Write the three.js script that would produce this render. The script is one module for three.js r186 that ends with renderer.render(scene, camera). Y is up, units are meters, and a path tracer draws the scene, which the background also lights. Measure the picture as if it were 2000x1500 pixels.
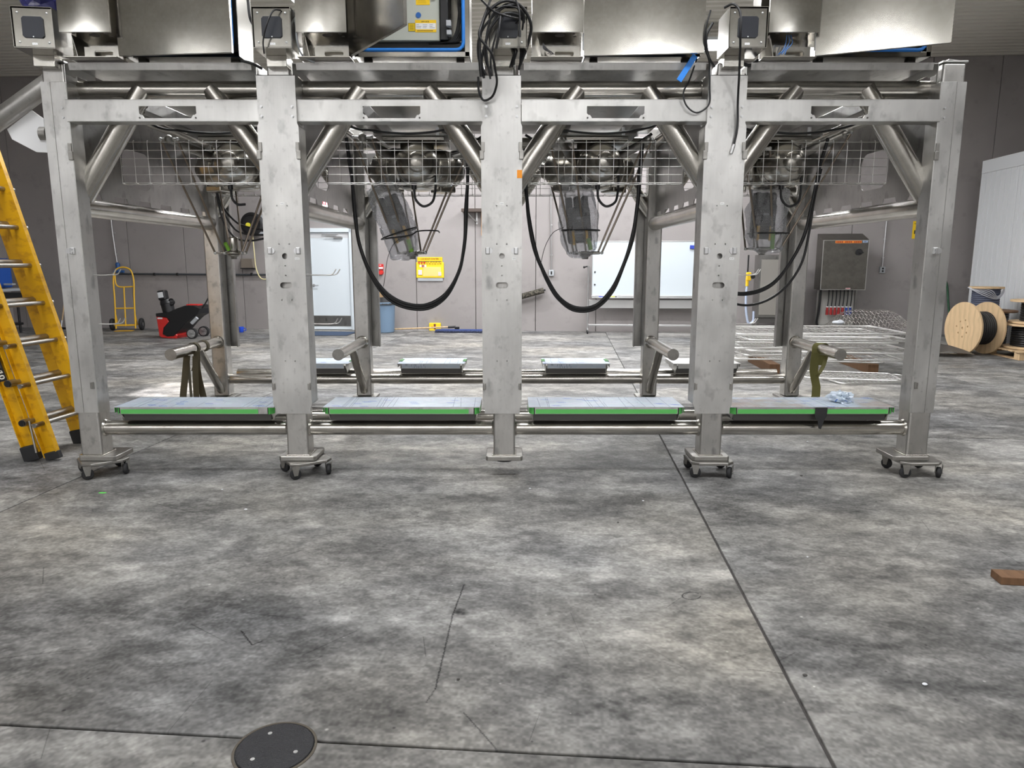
import * as THREE from 'three';
import { RoundedBoxGeometry } from 'three/addons/geometries/RoundedBoxGeometry.js';
import { mergeGeometries } from 'three/addons/utils/BufferGeometryUtils.js';
import { RectAreaLightUniformsLib } from 'three/addons/lights/RectAreaLightUniformsLib.js';

// ---------- camera, light, exposure ----------
const scene = new THREE.Scene();
const renderer = new THREE.WebGLRenderer({ antialias: true });
renderer.toneMapping = THREE.LinearToneMapping;
renderer.toneMappingExposure = 1.62;
renderer.shadowMap.enabled = true;
RectAreaLightUniformsLib.init();
const F = 1387, PITCH = 9.7 * Math.PI / 180, EYE = 1.5;          // focal length in pixels of a 2000 x 1500 frame
const camera = new THREE.PerspectiveCamera(2 * Math.atan(750 / F) * 180 / Math.PI, 4 / 3, 0.05, 100);
camera.position.set(0, EYE, 0);
camera.rotation.x = -PITCH;
scene.add(camera);
scene.background = new THREE.Color(0.55, 0.65, 0.8);

const PHI = -4.5 * Math.PI / 180;            // the building stands turned by this against the machine
const WALL = 15.77, ROOM_X0 = -13, ROOM_X1 = 12.5, ROOM_Z1 = 9, CEIL = 5.55;
// building coordinates to world
const bw = (x, y, z) => new THREE.Vector3(x * Math.cos(PHI) + z * Math.sin(PHI), y, -x * Math.sin(PHI) + z * Math.cos(PHI));

const sun = new THREE.DirectionalLight(0xfffaf8, 16);
{
  const target = bw(-4.45, 0, -8.2), from = bw(-22, 7.0, -8.9);
  sun.position.copy(from); sun.target.position.copy(target);
  sun.castShadow = true; sun.shadow.mapSize.set(2048, 2048);
  Object.assign(sun.shadow.camera, { left: -14, right: 14, top: 14, bottom: -14, near: 1, far: 45 });
  scene.add(sun, sun.target);
}
// high-bay fixtures: building x, z, strength (built with their housings further down)
const BAYS = [[-3.2, -13.5, 1.5], [1.5, -13.5, 1.5], [-2.85, -10.6, 1.3], [1.2, -10.6, 1.3], [-3.2, -7.2, 0.7], [0.9, -7.6, 0.7], [5.0, -8.4, 0.2],
  [-3.4, -3.0, 0.75], [0.9, -3.0, 0.75], [5.0, -3.0, 0.6], [-8.2, 7.8, 1.3], [-4.6, 7.8, 1.4], [-1.2, 7.8, 1.4], [2.2, 7.8, 1.4], [5.6, 7.8, 1.3]];
const BAY_POWER = 20;

// ---------- helpers ----------
let seed = 12345;
const rnd = () => { seed = (seed + 0x6d2b79f5) | 0; let t = Math.imul(seed ^ (seed >>> 15), 1 | seed); t = (t + Math.imul(t ^ (t >>> 7), 61 | t)) ^ t; return ((t ^ (t >>> 14)) >>> 0) / 4294967296; };
const rr = (a, b) => a + (b - a) * rnd();
const V = (x, y, z) => new THREE.Vector3(x, y, z);
const A = (p) => (p.isVector3 ? p : new THREE.Vector3(...p));
function ray(u, v) {
  const a = (u - 1000) / F, b = (750 - v) / F;
  return V(a, -Math.sin(PITCH) + b * Math.cos(PITCH), -Math.cos(PITCH) - b * Math.sin(PITCH));
}
const at = (u, v, d) => { const r = ray(u, v), t = d / -r.z; return V(r.x * t, EYE + r.y * t, -d); };       // point of the frame at a depth
const fl = (u, v) => { const r = ray(u, v), t = -EYE / r.y; return V(r.x * t, 0, r.z * t); };                // point on the floor
function wl(u, v, off = 0) {                                                                                 // point on the rear wall
  const r = ray(u, v), n = V(Math.sin(PHI), 0, Math.cos(PHI)), t = (-(WALL - off)) / r.dot(n);
  return V(r.x * t, EYE + r.y * t, r.z * t);
}
const toB = (p) => V(p.x * Math.cos(PHI) - p.z * Math.sin(PHI), p.y, p.x * Math.sin(PHI) + p.z * Math.cos(PHI));

const UP = V(0, 1, 0);
const tr = (g, x = 0, y = 0, z = 0, rx = 0, ry = 0, rz = 0) => g.applyMatrix4(new THREE.Matrix4().compose(V(x, y, z), new THREE.Quaternion().setFromEuler(new THREE.Euler(rx, ry, rz)), V(1, 1, 1)));
function bx(w, h, d, x = 0, y = 0, z = 0, r = 0.003, rx = 0, ry = 0, rz = 0) {
  const m = Math.min(w, h, d);
  const g = (r > 0 && m > 0.004) ? new RoundedBoxGeometry(w, h, d, 1, Math.min(r, m * 0.3)) : new THREE.BoxGeometry(w, h, d);
  return tr(g, x, y, z, rx, ry, rz);
}
function cy(a, b, r, seg = 20, r2 = r, open = false) {       // cylinder from a (radius r) to b (radius r2)
  a = A(a); b = A(b);
  const d = b.clone().sub(a), g = new THREE.CylinderGeometry(r2, r, d.length(), seg, 1, open);
  const q = new THREE.Quaternion().setFromUnitVectors(UP, d.clone().normalize());
  return g.applyMatrix4(new THREE.Matrix4().compose(a.clone().add(b).multiplyScalar(0.5), q, V(1, 1, 1)));
}
function tb(pts, r, n = 40, seg = 8, closed = false) {
  const c = new THREE.CatmullRomCurve3(pts.map(A), closed, 'centripetal');
  return new THREE.TubeGeometry(c, n, r, seg, closed);
}
function ex(pts, depth, holes = [], bevel = 0) {            // polygon in xy, thickness along +z
  const s = new THREE.Shape(pts.map((p) => new THREE.Vector2(...p)));
  for (const h of holes) s.holes.push(h.curves ? h : new THREE.Path(h.map((p) => new THREE.Vector2(...p))));
  return new THREE.ExtrudeGeometry(s, { depth, curveSegments: 14, bevelEnabled: bevel > 0, bevelThickness: bevel, bevelSize: bevel, bevelOffset: -bevel, bevelSegments: 1 });
}
function hole(x, y, r) { const p = new THREE.Path(); p.absarc(x, y, r, 0, Math.PI * 2, true); return p; }
function slot(x, y, w, h) {
  const p = new THREE.Path(), r = Math.min(w, h) / 2;
  if (w >= h) { p.absarc(x + w / 2 - r, y, r, -Math.PI / 2, Math.PI / 2, false); p.absarc(x - w / 2 + r, y, r, Math.PI / 2, Math.PI * 1.5, false); }
  else { p.absarc(x, y + h / 2 - r, r, 0, Math.PI, false); p.absarc(x, y - h / 2 + r, r, Math.PI, Math.PI * 2, false); }
  p.closePath(); return p;
}
function rrect(x, y, w, h, r) {
  const p = new THREE.Path(), a = w / 2 - r, b = h / 2 - r;
  p.absarc(x + a, y + b, r, 0, Math.PI / 2, false); p.absarc(x - a, y + b, r, Math.PI / 2, Math.PI, false); p.absarc(x - a, y - b, r, Math.PI, Math.PI * 1.5, false); p.absarc(x + a, y - b, r, Math.PI * 1.5, Math.PI * 2, false);
  p.closePath(); return p;
}
const la = (pts, seg = 32) => new THREE.LatheGeometry(pts.map((p) => new THREE.Vector2(...p)), seg);
const sp = (r, x, y, z, a = 16, b = 10) => new THREE.SphereGeometry(r, a, b).translate(x, y, z);
function aim(g, p, d) { return g.applyMatrix4(new THREE.Matrix4().compose(A(p), new THREE.Quaternion().setFromUnitVectors(UP, A(d).clone().normalize()), V(1, 1, 1))); }   // +y turned to d

function uvBox(g) {                        // uv in metres by the way each vertex faces
  const p = g.attributes.position, n = g.attributes.normal, uv = new Float32Array(p.count * 2);
  for (let i = 0; i < p.count; i++) {
    const ax = Math.abs(n.getX(i)), ay = Math.abs(n.getY(i)), az = Math.abs(n.getZ(i));
    let a, b;
    if (az >= ax && az >= ay) { a = p.getX(i); b = p.getY(i); } else if (ax >= ay) { a = p.getZ(i) + 0.37; b = p.getY(i); } else { a = p.getX(i); b = p.getZ(i) + 0.21; }
    uv[2 * i] = a; uv[2 * i + 1] = b;
  }
  g.setAttribute('uv', new THREE.BufferAttribute(uv, 2));
}
function merge(geos, keepUv) {
  const list = (Array.isArray(geos) ? geos.flat(4) : [geos]).map((g) => {
    const o = g.index ? g.toNonIndexed() : g;
    for (const k of Object.keys(o.attributes)) if (!['position', 'normal', 'uv'].includes(k)) o.deleteAttribute(k);
    return o;
  });
  const m = list.length > 1 ? mergeGeometries(list) : list[0];
  if (!keepUv) uvBox(m);
  return m;
}
const used = new Map();
function numbered(name) { const n = used.get(name) || 0; used.set(name, n + 1); return n ? name + '_' + String(n).padStart(3, '0') : name; }
function obj(name, geos, mat, parent = scene, keepUv = false) {
  const o = new THREE.Mesh(merge(geos, keepUv), mat);
  o.name = parent === scene ? numbered(name) : name;
  o.castShadow = o.receiveShadow = true;
  parent.add(o); return o;
}
function thing(name, label, category, pos = [0, 0, 0], turn = 0, group) {
  const o = new THREE.Group(); o.name = numbered(name);
  o.position.copy(A(pos)); o.rotation.y = turn; o.userData = { label, category };
  if (group) o.userData.group = group;
  scene.add(o); return o;
}
function tag(o, label, category, group) { Object.assign(o.userData, { label, category }); if (group) o.userData.group = group; return o; }
function struct(o, label, category) { o.userData = { label, category, kind: 'structure' }; return o; }
function structGroup(name, label, category, pos = [0, 0, 0], turn = PHI) { const o = thing(name, label, category, pos, turn); o.userData.kind = 'structure'; return o; }

// ---------- noise and textures ----------
function lattice(n, s) { const a = new Float32Array(n * n); let q = s * 7919 + 13; for (let i = 0; i < a.length; i++) { q = (Math.imul(q, 1664525) + 1013904223) | 0; a[i] = (q >>> 8) / 16777216; } return a; }
const LAT = [lattice(256, 1), lattice(256, 2), lattice(256, 3), lattice(256, 4)];
function vn(x, y, px, py, l) {             // value noise with period px, py
  const xi = Math.floor(x), yi = Math.floor(y); let fx = x - xi, fy = y - yi;
  fx = fx * fx * (3 - 2 * fx); fy = fy * fy * (3 - 2 * fy);
  const x0 = ((xi % px) + px) % px, x1 = (x0 + 1) % px, y0 = ((yi % py) + py) % py, y1 = (y0 + 1) % py, T = LAT[l & 3];
  const a = T[((y0 & 255) << 8) + (x0 & 255)], b = T[((y0 & 255) << 8) + (x1 & 255)], c = T[((y1 & 255) << 8) + (x0 & 255)], d = T[((y1 & 255) << 8) + (x1 & 255)];
  return a + (b - a) * fx + (c - a) * fy + (a - b - c + d) * fx * fy;
}
function fbm(u, v, fx, fy, oct, l = 0) { let s = 0, a = 0.5, t = 0; for (let i = 0; i < oct; i++) { s += a * vn(u * fx, v * fy, fx, fy, l + i); t += a; a *= 0.55; fx *= 2; fy *= 2; } return s / t; }
function tex(n, f, color, m = n) {            // f(u, v) gives [r, g, b] as 0..1 sRGB values
  const d = new Uint8Array(n * m * 4);
  for (let j = 0; j < m; j++) for (let i = 0; i < n; i++) {
    const c = f(i / n, j / m), k = 4 * (j * n + i);
    d[k] = Math.max(0, Math.min(255, c[0] * 255)); d[k + 1] = Math.max(0, Math.min(255, c[1] * 255)); d[k + 2] = Math.max(0, Math.min(255, c[2] * 255)); d[k + 3] = 255;
  }
  const t = new THREE.DataTexture(d, n, m); t.wrapS = t.wrapT = THREE.RepeatWrapping; t.magFilter = THREE.LinearFilter; t.minFilter = THREE.LinearMipmapLinearFilter; t.generateMipmaps = true;
  if (color) t.colorSpace = THREE.SRGBColorSpace;
  t.needsUpdate = true; return t;
}
function rep(t, x, y = x) { const c = t.clone(); c.repeat.set(x, y); c.needsUpdate = true; return c; }
const g3 = (x) => [x, x, x];
const T = {};
// stainless sheet: smudges and a fine vertical grain
T.sheet = tex(512, (u, v) => { const s = fbm(u, v, 5, 3, 5, 0), g = fbm(u, v, 128, 8, 2, 2); const x = 0.80 + 0.20 * (s - 0.5) + 0.02 * (g - 0.5) - 0.5 * Math.max(0, fbm(u, v, 14, 9, 4, 3) - 0.58) - 0.35 * Math.max(0, fbm(u, v, 40, 30, 3, 1) - 0.7); return [x, x * 0.995, x * 0.985]; }, true);
T.sheetR = tex(512, (u, v) => g3(0.66 + 0.4 * (fbm(u, v, 6, 4, 5, 1) - 0.5) + 0.03 * (fbm(u, v, 128, 8, 2, 2) - 0.5)));
T.pipe = tex(256, (u, v) => { const x = 0.80 + 0.16 * (fbm(u, v, 6, 6, 5, 1) - 0.5) + 0.05 * (fbm(u, v, 64, 64, 2, 3) - 0.5); return [x, x * 0.985, x * 0.955]; }, true);
T.grain = tex(256, (u, v) => g3(0.5 + 0.5 * (fbm(u, v, 8, 8, 6, 0) - 0.5)));
T.fine = tex(256, (u, v) => g3(fbm(u, v, 48, 48, 3, 1)));
T.wall = tex(512, (u, v) => { const x = 0.605 + 0.05 * (fbm(u, v, 4, 4, 5, 0) - 0.5) - 0.05 * Math.max(0, fbm(u, v, 9, 9, 5, 2) - 0.62) * 4; return [x, x * 0.965, x * 0.955]; }, true);
T.wood = tex(512, (u, v) => { const w = fbm(u, v, 3, 3, 4, 0), g = 0.5 + 0.5 * Math.sin((u * 9 + w * 1.8) * 6.2832); const x = 0.80 - 0.05 * g * g - 0.07 * (fbm(u, v, 80, 4, 2, 1) - 0.5) - 0.08 * (w - 0.5); return [x, x * 0.86, x * 0.67]; }, true);
T.yellow = tex(256, (u, v) => { const d = fbm(u, v, 6, 12, 5, 1), k = Math.max(0, d - 0.5) * 0.45; return [0.87 - k, 0.66 - k * 0.9, 0.04 + k * 0.3]; }, true);
T.bubble = tex(256, (u, v) => { const n = 10, x = u * n, y = v * n, a = (Math.floor(y) & 1) * 0.5, dx = ((x + a) % 1) - 0.5, dy = (y % 1) - 0.5, r = Math.sqrt(dx * dx + dy * dy); return g3(r < 0.42 ? Math.sqrt(1 - (r / 0.42) ** 2) : 0); });

function mat(color, rough, metal = 0, more = {}) {
  const m = new THREE.MeshStandardMaterial({ roughness: rough, metalness: metal, ...more });
  if (Array.isArray(color)) m.color.setRGB(...color); else m.color.set(color);
  return m;
}
function phys(color, rough, metal, more) { const m = new THREE.MeshPhysicalMaterial({ roughness: rough, metalness: metal, ...more }); if (Array.isArray(color)) m.color.setRGB(...color); else m.color.set(color); return m; }
const M = {
  sheet: mat([0.95, 0.95, 0.94], 0.66, 1, { map: rep(T.sheet, 0.9), roughnessMap: rep(T.sheetR, 0.9) }),
  post: mat([0.86, 0.85, 0.83], 0.6, 1, { map: rep(T.sheet, 1.3), roughnessMap: rep(T.sheetR, 1.3) }),
  beam: mat([0.97, 0.97, 0.96], 0.66, 1, { map: rep(T.sheet, 0.6), roughnessMap: rep(T.sheetR, 0.6) }),
  pipe: mat([0.84, 0.83, 0.815], 0.24, 1, { map: rep(T.pipe, 1.5) }),
  polish: mat([0.78, 0.77, 0.75], 0.26, 1, { map: rep(T.pipe, 1.5) }),
  box: mat([0.74, 0.735, 0.72], 0.17, 1, { map: rep(T.pipe, 1.1) }),
  panel: mat([0.52, 0.515, 0.505], 0.32, 1, { map: rep(T.sheet, 1.0) }),
  rod: mat([0.30, 0.25, 0.20], 0.3, 0.85),
  wire: mat([0.64, 0.63, 0.61], 0.3, 1),
  beltWire: mat([0.42, 0.40, 0.37], 0.35, 1),
  castAlu: mat([0.6, 0.6, 0.6], 0.42, 1, { map: rep(T.pipe, 3) }),
  zinc: mat([0.62, 0.62, 0.62], 0.4, 1),
  black: mat([0.012, 0.012, 0.013], 0.42),
  rubber: mat([0.016, 0.016, 0.017], 0.7),
  blackPanel: mat([0.012, 0.014, 0.02], 0.35),
  blue: mat([0.02, 0.22, 0.72], 0.45),
  film: phys([0.60, 0.66, 0.74], 0.32, 0.25, { clearcoat: 0.6, clearcoatRoughness: 0.25 }),
  green: mat([0.10, 0.46, 0.10], 0.55),
  yellow: mat([1, 1, 1], 0.45, 0, { map: rep(T.yellow, 2.5) }),
  truck: mat([0.80, 0.46, 0.02], 0.4),
  red: mat([0.62, 0.03, 0.025], 0.35),
  wall: mat([0.97, 0.968, 0.965], 0.62, 0, { map: rep(T.wall, 0.45) }),
  deck: mat([0.66, 0.64, 0.57], 0.55, 0.2),
  white: mat([0.74, 0.76, 0.78], 0.4),
  door: mat([0.70, 0.76, 0.80], 0.4),
  whiteboard: mat([0.60, 0.66, 0.70], 0.2),
  cold: mat([0.60, 0.61, 0.62], 0.45, 0, { bumpMap: rep(T.fine, 3), bumpScale: 0.0006 }),
  wood: mat([1, 1, 1], 0.7, 0, { map: rep(T.wood, 1.0) }),
  darkWood: mat([0.30, 0.22, 0.18], 0.75, 0, { map: rep(T.wood, 2.0) }),
  iron: mat([0.028, 0.028, 0.031], 0.5, 0.2, { bumpMap: rep(T.fine, 8), bumpScale: 0.002 }),
  trash: mat([0.16, 0.24, 0.34], 0.55),
  strap: mat([0.10, 0.085, 0.05], 0.85, 0, { bumpMap: rep(T.fine, 20), bumpScale: 0.001 }),
  olive: mat([0.17, 0.16, 0.05], 0.85),
  cardboard: mat([0.42, 0.28, 0.15], 0.85),
  grayPlastic: mat([0.42, 0.44, 0.46], 0.5),
  groove: mat([0.08, 0.075, 0.07], 0.9),
};
// flat print on a canvas
function print(w, h, draw, rough = 0.5, more = {}) {
  const c = document.createElement('canvas'); c.width = w; c.height = h;
  const x = c.getContext('2d'); draw(x, w, h);
  const t = new THREE.CanvasTexture(c); t.colorSpace = THREE.SRGBColorSpace;
  return mat([1, 1, 1], rough, 0, { map: t, ...more });
}
function plate(w, h, x, y, z, d = 0.0015) {             // a thin plate whose +z face carries uv 0..1
  const g = new THREE.BoxGeometry(w, h, d); g.translate(x, y, z + d / 2); return g;
}

// ---------- the building ----------
function slabTex(s, marks) {
  const n = 2048, f = new Float32Array(n * n), hue = new Float32Array(n * n);
  for (let j = 0; j < n; j++) for (let i = 0; i < n; i++) {
    const u = i / n, v = j / n;
    const w1 = vn(u * 6, v * 6, 6, 6, s), w2 = vn(u * 6, v * 6, 6, 6, s + 1);
    const a = fbm(u + 0.10 * w1, v + 0.06 * w2, 3, 5, 4, s + 2), b = fbm(u + 0.05 * w2, v, 10, 22, 4, s + 1), c = vn(u * 420, v * 420, 420, 420, s), d = vn(u * 150, v * 260, 150, 260, s + 3);
    const e = fbm(u + 0.02 * w1, v + 0.02 * w2, 34, 48, 3, s + 3);
    let x = 0.475 + 0.33 * (a - 0.5) + 0.24 * (b - 0.5) + 0.31 * (e - 0.5) + 0.12 * (c - 0.5) + 0.11 * (d - 0.5);
    if (b > 0.64) x += (b - 0.64) * 0.1;
    f[j * n + i] = x; hue[j * n + i] = a - 0.5 + 0.6 * (w1 - 0.5);
  }
  const dab = (x, y, r, k) => { const R = Math.ceil(r); for (let j = -R; j <= R; j++) for (let i = -R; i <= R; i++) { const q = (i * i + j * j) / (r * r); if (q < 1) { const p = (((y + j) & (n - 1)) * n) + ((x + i) & (n - 1)); f[p] += k * (1 - q); } } };
  const line = (x0, y0, x1, y1, r, k, wob = 0) => { const L = Math.ceil(Math.hypot(x1 - x0, y1 - y0) / Math.max(0.6, r * 0.6)); for (let i = 0; i <= L; i++) { const t = i / L; dab(Math.round(x0 + (x1 - x0) * t + rr(-wob, wob)), Math.round(y0 + (y1 - y0) * t + rr(-wob, wob)), r, k); } };
  for (let i = 0; i < 110; i++) { const x = rnd() * n, y = rnd() * n, a = rnd() * 6.28, l = rr(20, 190); line(x, y, x + Math.cos(a) * l, y + Math.sin(a) * l, rr(0.8, 1.5), -rr(0.02, 0.09)); }
  for (let i = 0; i < 16; i++) { const x = rnd() * n, y = rnd() * n, R = rr(250, 600), a0 = rnd() * 6.28, da = rr(0.3, 0.8); let px = x + R * Math.cos(a0), py = y + R * Math.sin(a0); for (let k = 1; k < 20; k++) { const a = a0 + da * k / 20, qx = x + R * Math.cos(a), qy = y + R * Math.sin(a); line(px, py, qx, qy, rr(4, 8), 0.012); px = qx; py = qy; } }
  for (let i = 0; i < 240; i++) dab(Math.floor(rnd() * n), Math.floor(rnd() * n), rr(1.2, 4), rnd() < 0.6 ? -rr(0.08, 0.25) : rr(0.08, 0.25));
  for (let i = 0; i < 26; i++) { const x = rnd() * n, y = rnd() * n; for (let k = 0; k < 26; k++) dab(Math.floor(x + rr(-26, 26)), Math.floor(y + rr(-16, 16)), rr(2, 7), rnd() < 0.5 ? 0.03 : -0.025); }
  if (marks) marks(line, dab, n);
  const t = tex(n, (u, v) => { const p = Math.round(v * n) * n + Math.round(u * n), x = f[p], h = hue[p] * 0.05; return [x * (1.0 + h), x * (0.985 + h * 0.3), x * (0.955 - h)]; }, true);
  return t;
}
const XJ = [ROOM_X0 - 0.1, -11.96, -7.70, -3.44, 0.82, 5.08, 9.34, ROOM_X1 + 0.1], ZJ = [ROOM_Z1 + 0.1, 6.62, 2.32, -1.98, -6.28, -10.58, -14.88, -WALL - 0.1];
{
  // slab coordinates: u along +x, v along -z
  const su = (p) => [((toB(p).x + 3.44) / 4.26) * 2048, ((-1.98 - toB(p).z) / 4.3) * 2048];
  const marks = (line, dab) => {
    const P = (a, b, r, k, wob) => { const p = su(fl(...a)), q = su(fl(...b)); line(p[0], p[1], q[0], q[1], r, k, wob); };
    P([906, 1142], [884, 1200], 2.2, -0.16, 1); P([884, 1200], [850, 1345], 2, -0.15, 1); P([850, 1345], [832, 1372], 1.5, -0.1, 1);
    P([905, 1392], [975, 1470], 1.5, -0.1, 1); P([470, 1232], [492, 1260], 1.8, -0.16, 1); P([492, 1260], [512, 1252], 1.6, -0.14, 1); P([225, 965], [385, 1003], 1.2, -0.1);
    for (let i = 0; i < 24; i++) { const a = i / 24 * 5.6, p = su(fl(1350 + 18 * Math.cos(a), 1164 + 7 * Math.sin(a))); const q = su(fl(1350 + 18 * Math.cos(a + 0.24), 1164 + 7 * Math.sin(a + 0.24))); line(p[0], p[1], q[0], q[1], 1.3, -0.2); }
    for (const [u, v, k, N, s] of [[622, 1410, 0.03, 26, 14], [600, 1378, 0.03, 22, 16], [420, 1402, 0.03, 26, 26], [1310, 1150, 0.02, 60, 60], [1180, 1370, -0.035, 160, 60], [1230, 1385, -0.04, 90, 40], [1140, 1080, -0.02, 60, 40], [900, 1195, -0.08, 30, 10], [1100, 1330, -0.03, 90, 60], [700, 960, -0.02, 90, 80], [1290, 1060, 0.03, 90, 50], [950, 1040, 0.03, 90, 50]])
      for (let i = 0; i < N; i++) { const p = su(fl(u + rr(-s, s), v + rr(-s, s) * 0.55)); dab(Math.round(p[0]), Math.round(p[1]), rr(3, 12), k * rnd()); }
  };
  const tA = slabTex(0, marks), tB = slabTex(1);
  const rough = tex(512, (u, v) => g3(0.62 + 0.30 * (fbm(u, v, 5, 8, 5, 1) - 0.5)));
  const variants = [];
  for (let k = 0; k < 5; k++) {
    const t = (k ? tB : tA).clone(); t.needsUpdate = true;
    if (k === 2) t.repeat.set(-1, 1); if (k === 3) t.repeat.set(1, -1); if (k === 4) t.repeat.set(-1, -1);
    variants.push(mat([1, 1, 1], 1, 0, { map: t, roughnessMap: rough, bumpMap: t, bumpScale: 0.0012 }));
  }
  const floor = structGroup('floor', 'worn grey concrete floor cut into large slabs', 'floor');
  obj('joint_filler', bx(ROOM_X1 - ROOM_X0 + 0.2, 0.1, ROOM_Z1 + WALL + 0.2, (ROOM_X0 + ROOM_X1) / 2, -0.062, (ROOM_Z1 - WALL) / 2, 0), M.groove, floor);
  for (let i = 0; i < 7; i++) for (let j = 0; j < 7; j++) {
    const w = XJ[i + 1] - XJ[i] - 0.012, d = ZJ[j] - ZJ[j + 1] - 0.012;
    const g = new RoundedBoxGeometry(w, 0.1, d, 1, 0.004); g.translate((XJ[i] + XJ[i + 1]) / 2, -0.05, (ZJ[j] + ZJ[j + 1]) / 2);
    const p = g.attributes.position, uv = g.attributes.uv;
    for (let k = 0; k < p.count; k++) uv.setXY(k, (p.getX(k) + 3.44) / 4.26, (-1.98 - p.getZ(k)) / 4.3);
    obj('slab', g, variants[(i === 3 && j === 3) ? 0 : 1 + (i * 2 + j * 3) % 4], floor, true);
  }
}
{ // rear wall: insulated panels with open seams
  const w = structGroup('wall_back', 'mauve grey rear wall of tall flat panels', 'wall');
  const step = 1.33, x0 = -0.72;
  obj('backing', bx(ROOM_X1 - ROOM_X0 + 0.4, CEIL + 0.2, 0.1, (ROOM_X0 + ROOM_X1) / 2, CEIL / 2, -WALL - 0.09, 0), M.groove, w);
  for (let k = -10; k < 11; k++) {
    const a = Math.max(ROOM_X0 - 0.2, x0 + k * step), b = Math.min(ROOM_X1 + 0.2, x0 + (k + 1) * step);
    if (b - a < 0.1) continue;
    obj('panel', bx(b - a - 0.012, CEIL + 0.1, 0.05, (a + b) / 2, CEIL / 2, -WALL - 0.025, 0.004), M.wall, w);
  }
}
{ // left wall with one small window that lets the sun in
  const w = structGroup('wall_left', 'mauve grey side wall with a small high window', 'wall');
  const zc = -8.38, hw = 0.5, y0 = 3.14, y1 = 3.54, X = ROOM_X0 - 0.1;
  obj('panel', [bx(0.2, CEIL, ROOM_Z1 - (zc + hw), X, CEIL / 2, (ROOM_Z1 + zc + hw) / 2, 0), bx(0.2, CEIL, zc - hw + WALL, X, CEIL / 2, (zc - hw - WALL) / 2, 0),
    bx(0.2, y0, 2 * hw, X, y0 / 2, zc, 0), bx(0.2, CEIL - y1, 2 * hw, X, (CEIL + y1) / 2, zc, 0)], M.wall, w);
  const win = structGroup('window_1', 'small high window in the side wall', 'window', bw(X, (y0 + y1) / 2, zc));
  const h = y1 - y0;
  obj('window_frame', [bx(0.22, 0.03, 2 * hw, 0, h / 2 - 0.015, 0), bx(0.22, 0.03, 2 * hw, 0, -h / 2 + 0.015, 0), bx(0.22, h, 0.03, 0, 0, hw - 0.015), bx(0.22, h, 0.03, 0, 0, -hw + 0.015)], M.white, win);
  obj('pane', bx(0.005, h, 2 * hw, 0, 0, 0, 0), phys([1, 1, 1], 0, 0, { transmission: 1, thickness: 0 }), win);
}
struct(obj('wall_right', bx(0.2, CEIL, ROOM_Z1 + WALL, 0, CEIL / 2, 0, 0), M.wall), 'mauve grey side wall on the right', 'wall');
scene.children.at(-1).position.copy(bw(ROOM_X1 + 0.1, 0, (ROOM_Z1 - WALL) / 2)); scene.children.at(-1).rotation.y = PHI;
struct(obj('wall_front', bx(ROOM_X1 - ROOM_X0 + 0.4, CEIL, 0.2, 0, CEIL / 2, 0, 0), mat([0.62, 0.61, 0.6], 0.7)), 'pale wall behind the viewer', 'wall');
scene.children.at(-1).position.copy(bw((ROOM_X0 + ROOM_X1) / 2, 0, ROOM_Z1 + 0.1)); scene.children.at(-1).rotation.y = PHI;
{ // ceiling: corrugated steel deck, ribs along x
  const w = structGroup('ceiling', 'corrugated metal roof deck with ribs along the hall', 'ceiling');
  obj('roof_board', bx(ROOM_X1 - ROOM_X0 + 0.6, 0.1, ROOM_Z1 + WALL + 0.6, (ROOM_X0 + ROOM_X1) / 2, CEIL + 0.16, (ROOM_Z1 - WALL) / 2, 0), M.deck, w);
  const P = 0.20, n = Math.ceil((ROOM_Z1 + WALL + 0.4) / P);
  // one deck sheet per six ribs
  for (let k = 0; k < n; k += 6) {
    const top = [], bot = [];
    for (let i = 0; i < 6; i++) {
      const z = -WALL - 0.2 + (k + i) * P;
      for (const [dz, y] of [[0, 0.055], [0.05, 0.055], [0.085, 0], [0.165, 0]]) { top.push([z + dz, CEIL + y]); }
    }
    top.push([-WALL - 0.2 + (k + 6) * P, CEIL + 0.055]);
    for (let i = top.length - 1; i >= 0; i--) bot.push([top[i][0], top[i][1] + 0.004]);
    const g = ex([...top, ...bot], ROOM_X1 - ROOM_X0 + 0.4);
    g.rotateY(-Math.PI / 2);              // x of the profile becomes z, thickness goes along -x
    g.translate(ROOM_X1 + 0.2, 0, 0);
    obj('deck_sheet', g, M.deck, w);
  }
}
// high-bay lamps
BAYS.forEach(([x, z, k], i) => {
  const p = bw(x, CEIL - 0.30, z);
  const t = thing('high_bay_lamp', 'flat white LED high-bay lamp hung under the roof deck', 'lamp', p, PHI, 'LED high-bay lamps under the roof');
  obj('housing', [bx(2.46, 0.05, 0.66, 0, 0.03, 0, 0.01), cy([-0.9, 0.05, 0], [-0.9, 0.299, 0], 0.006, 8), cy([0.9, 0.05, 0], [0.9, 0.299, 0], 0.006, 8)], M.white, t);
  const e = mat([0.8, 0.8, 0.8], 0.5, 0, { emissive: new THREE.Color(0.985, 0.99, 1), emissiveIntensity: 5 });
  obj('diffuser', bx(2.4, 0.008, 0.6, 0, 0, 0, 0), e, t);
  const L = new THREE.RectAreaLight(0xfbfcff, BAY_POWER * k, 2.4, 0.6);
  L.position.set(0, -0.012, 0); L.rotation.x = -Math.PI / 2; L.castShadow = true; t.add(L);
});

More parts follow.
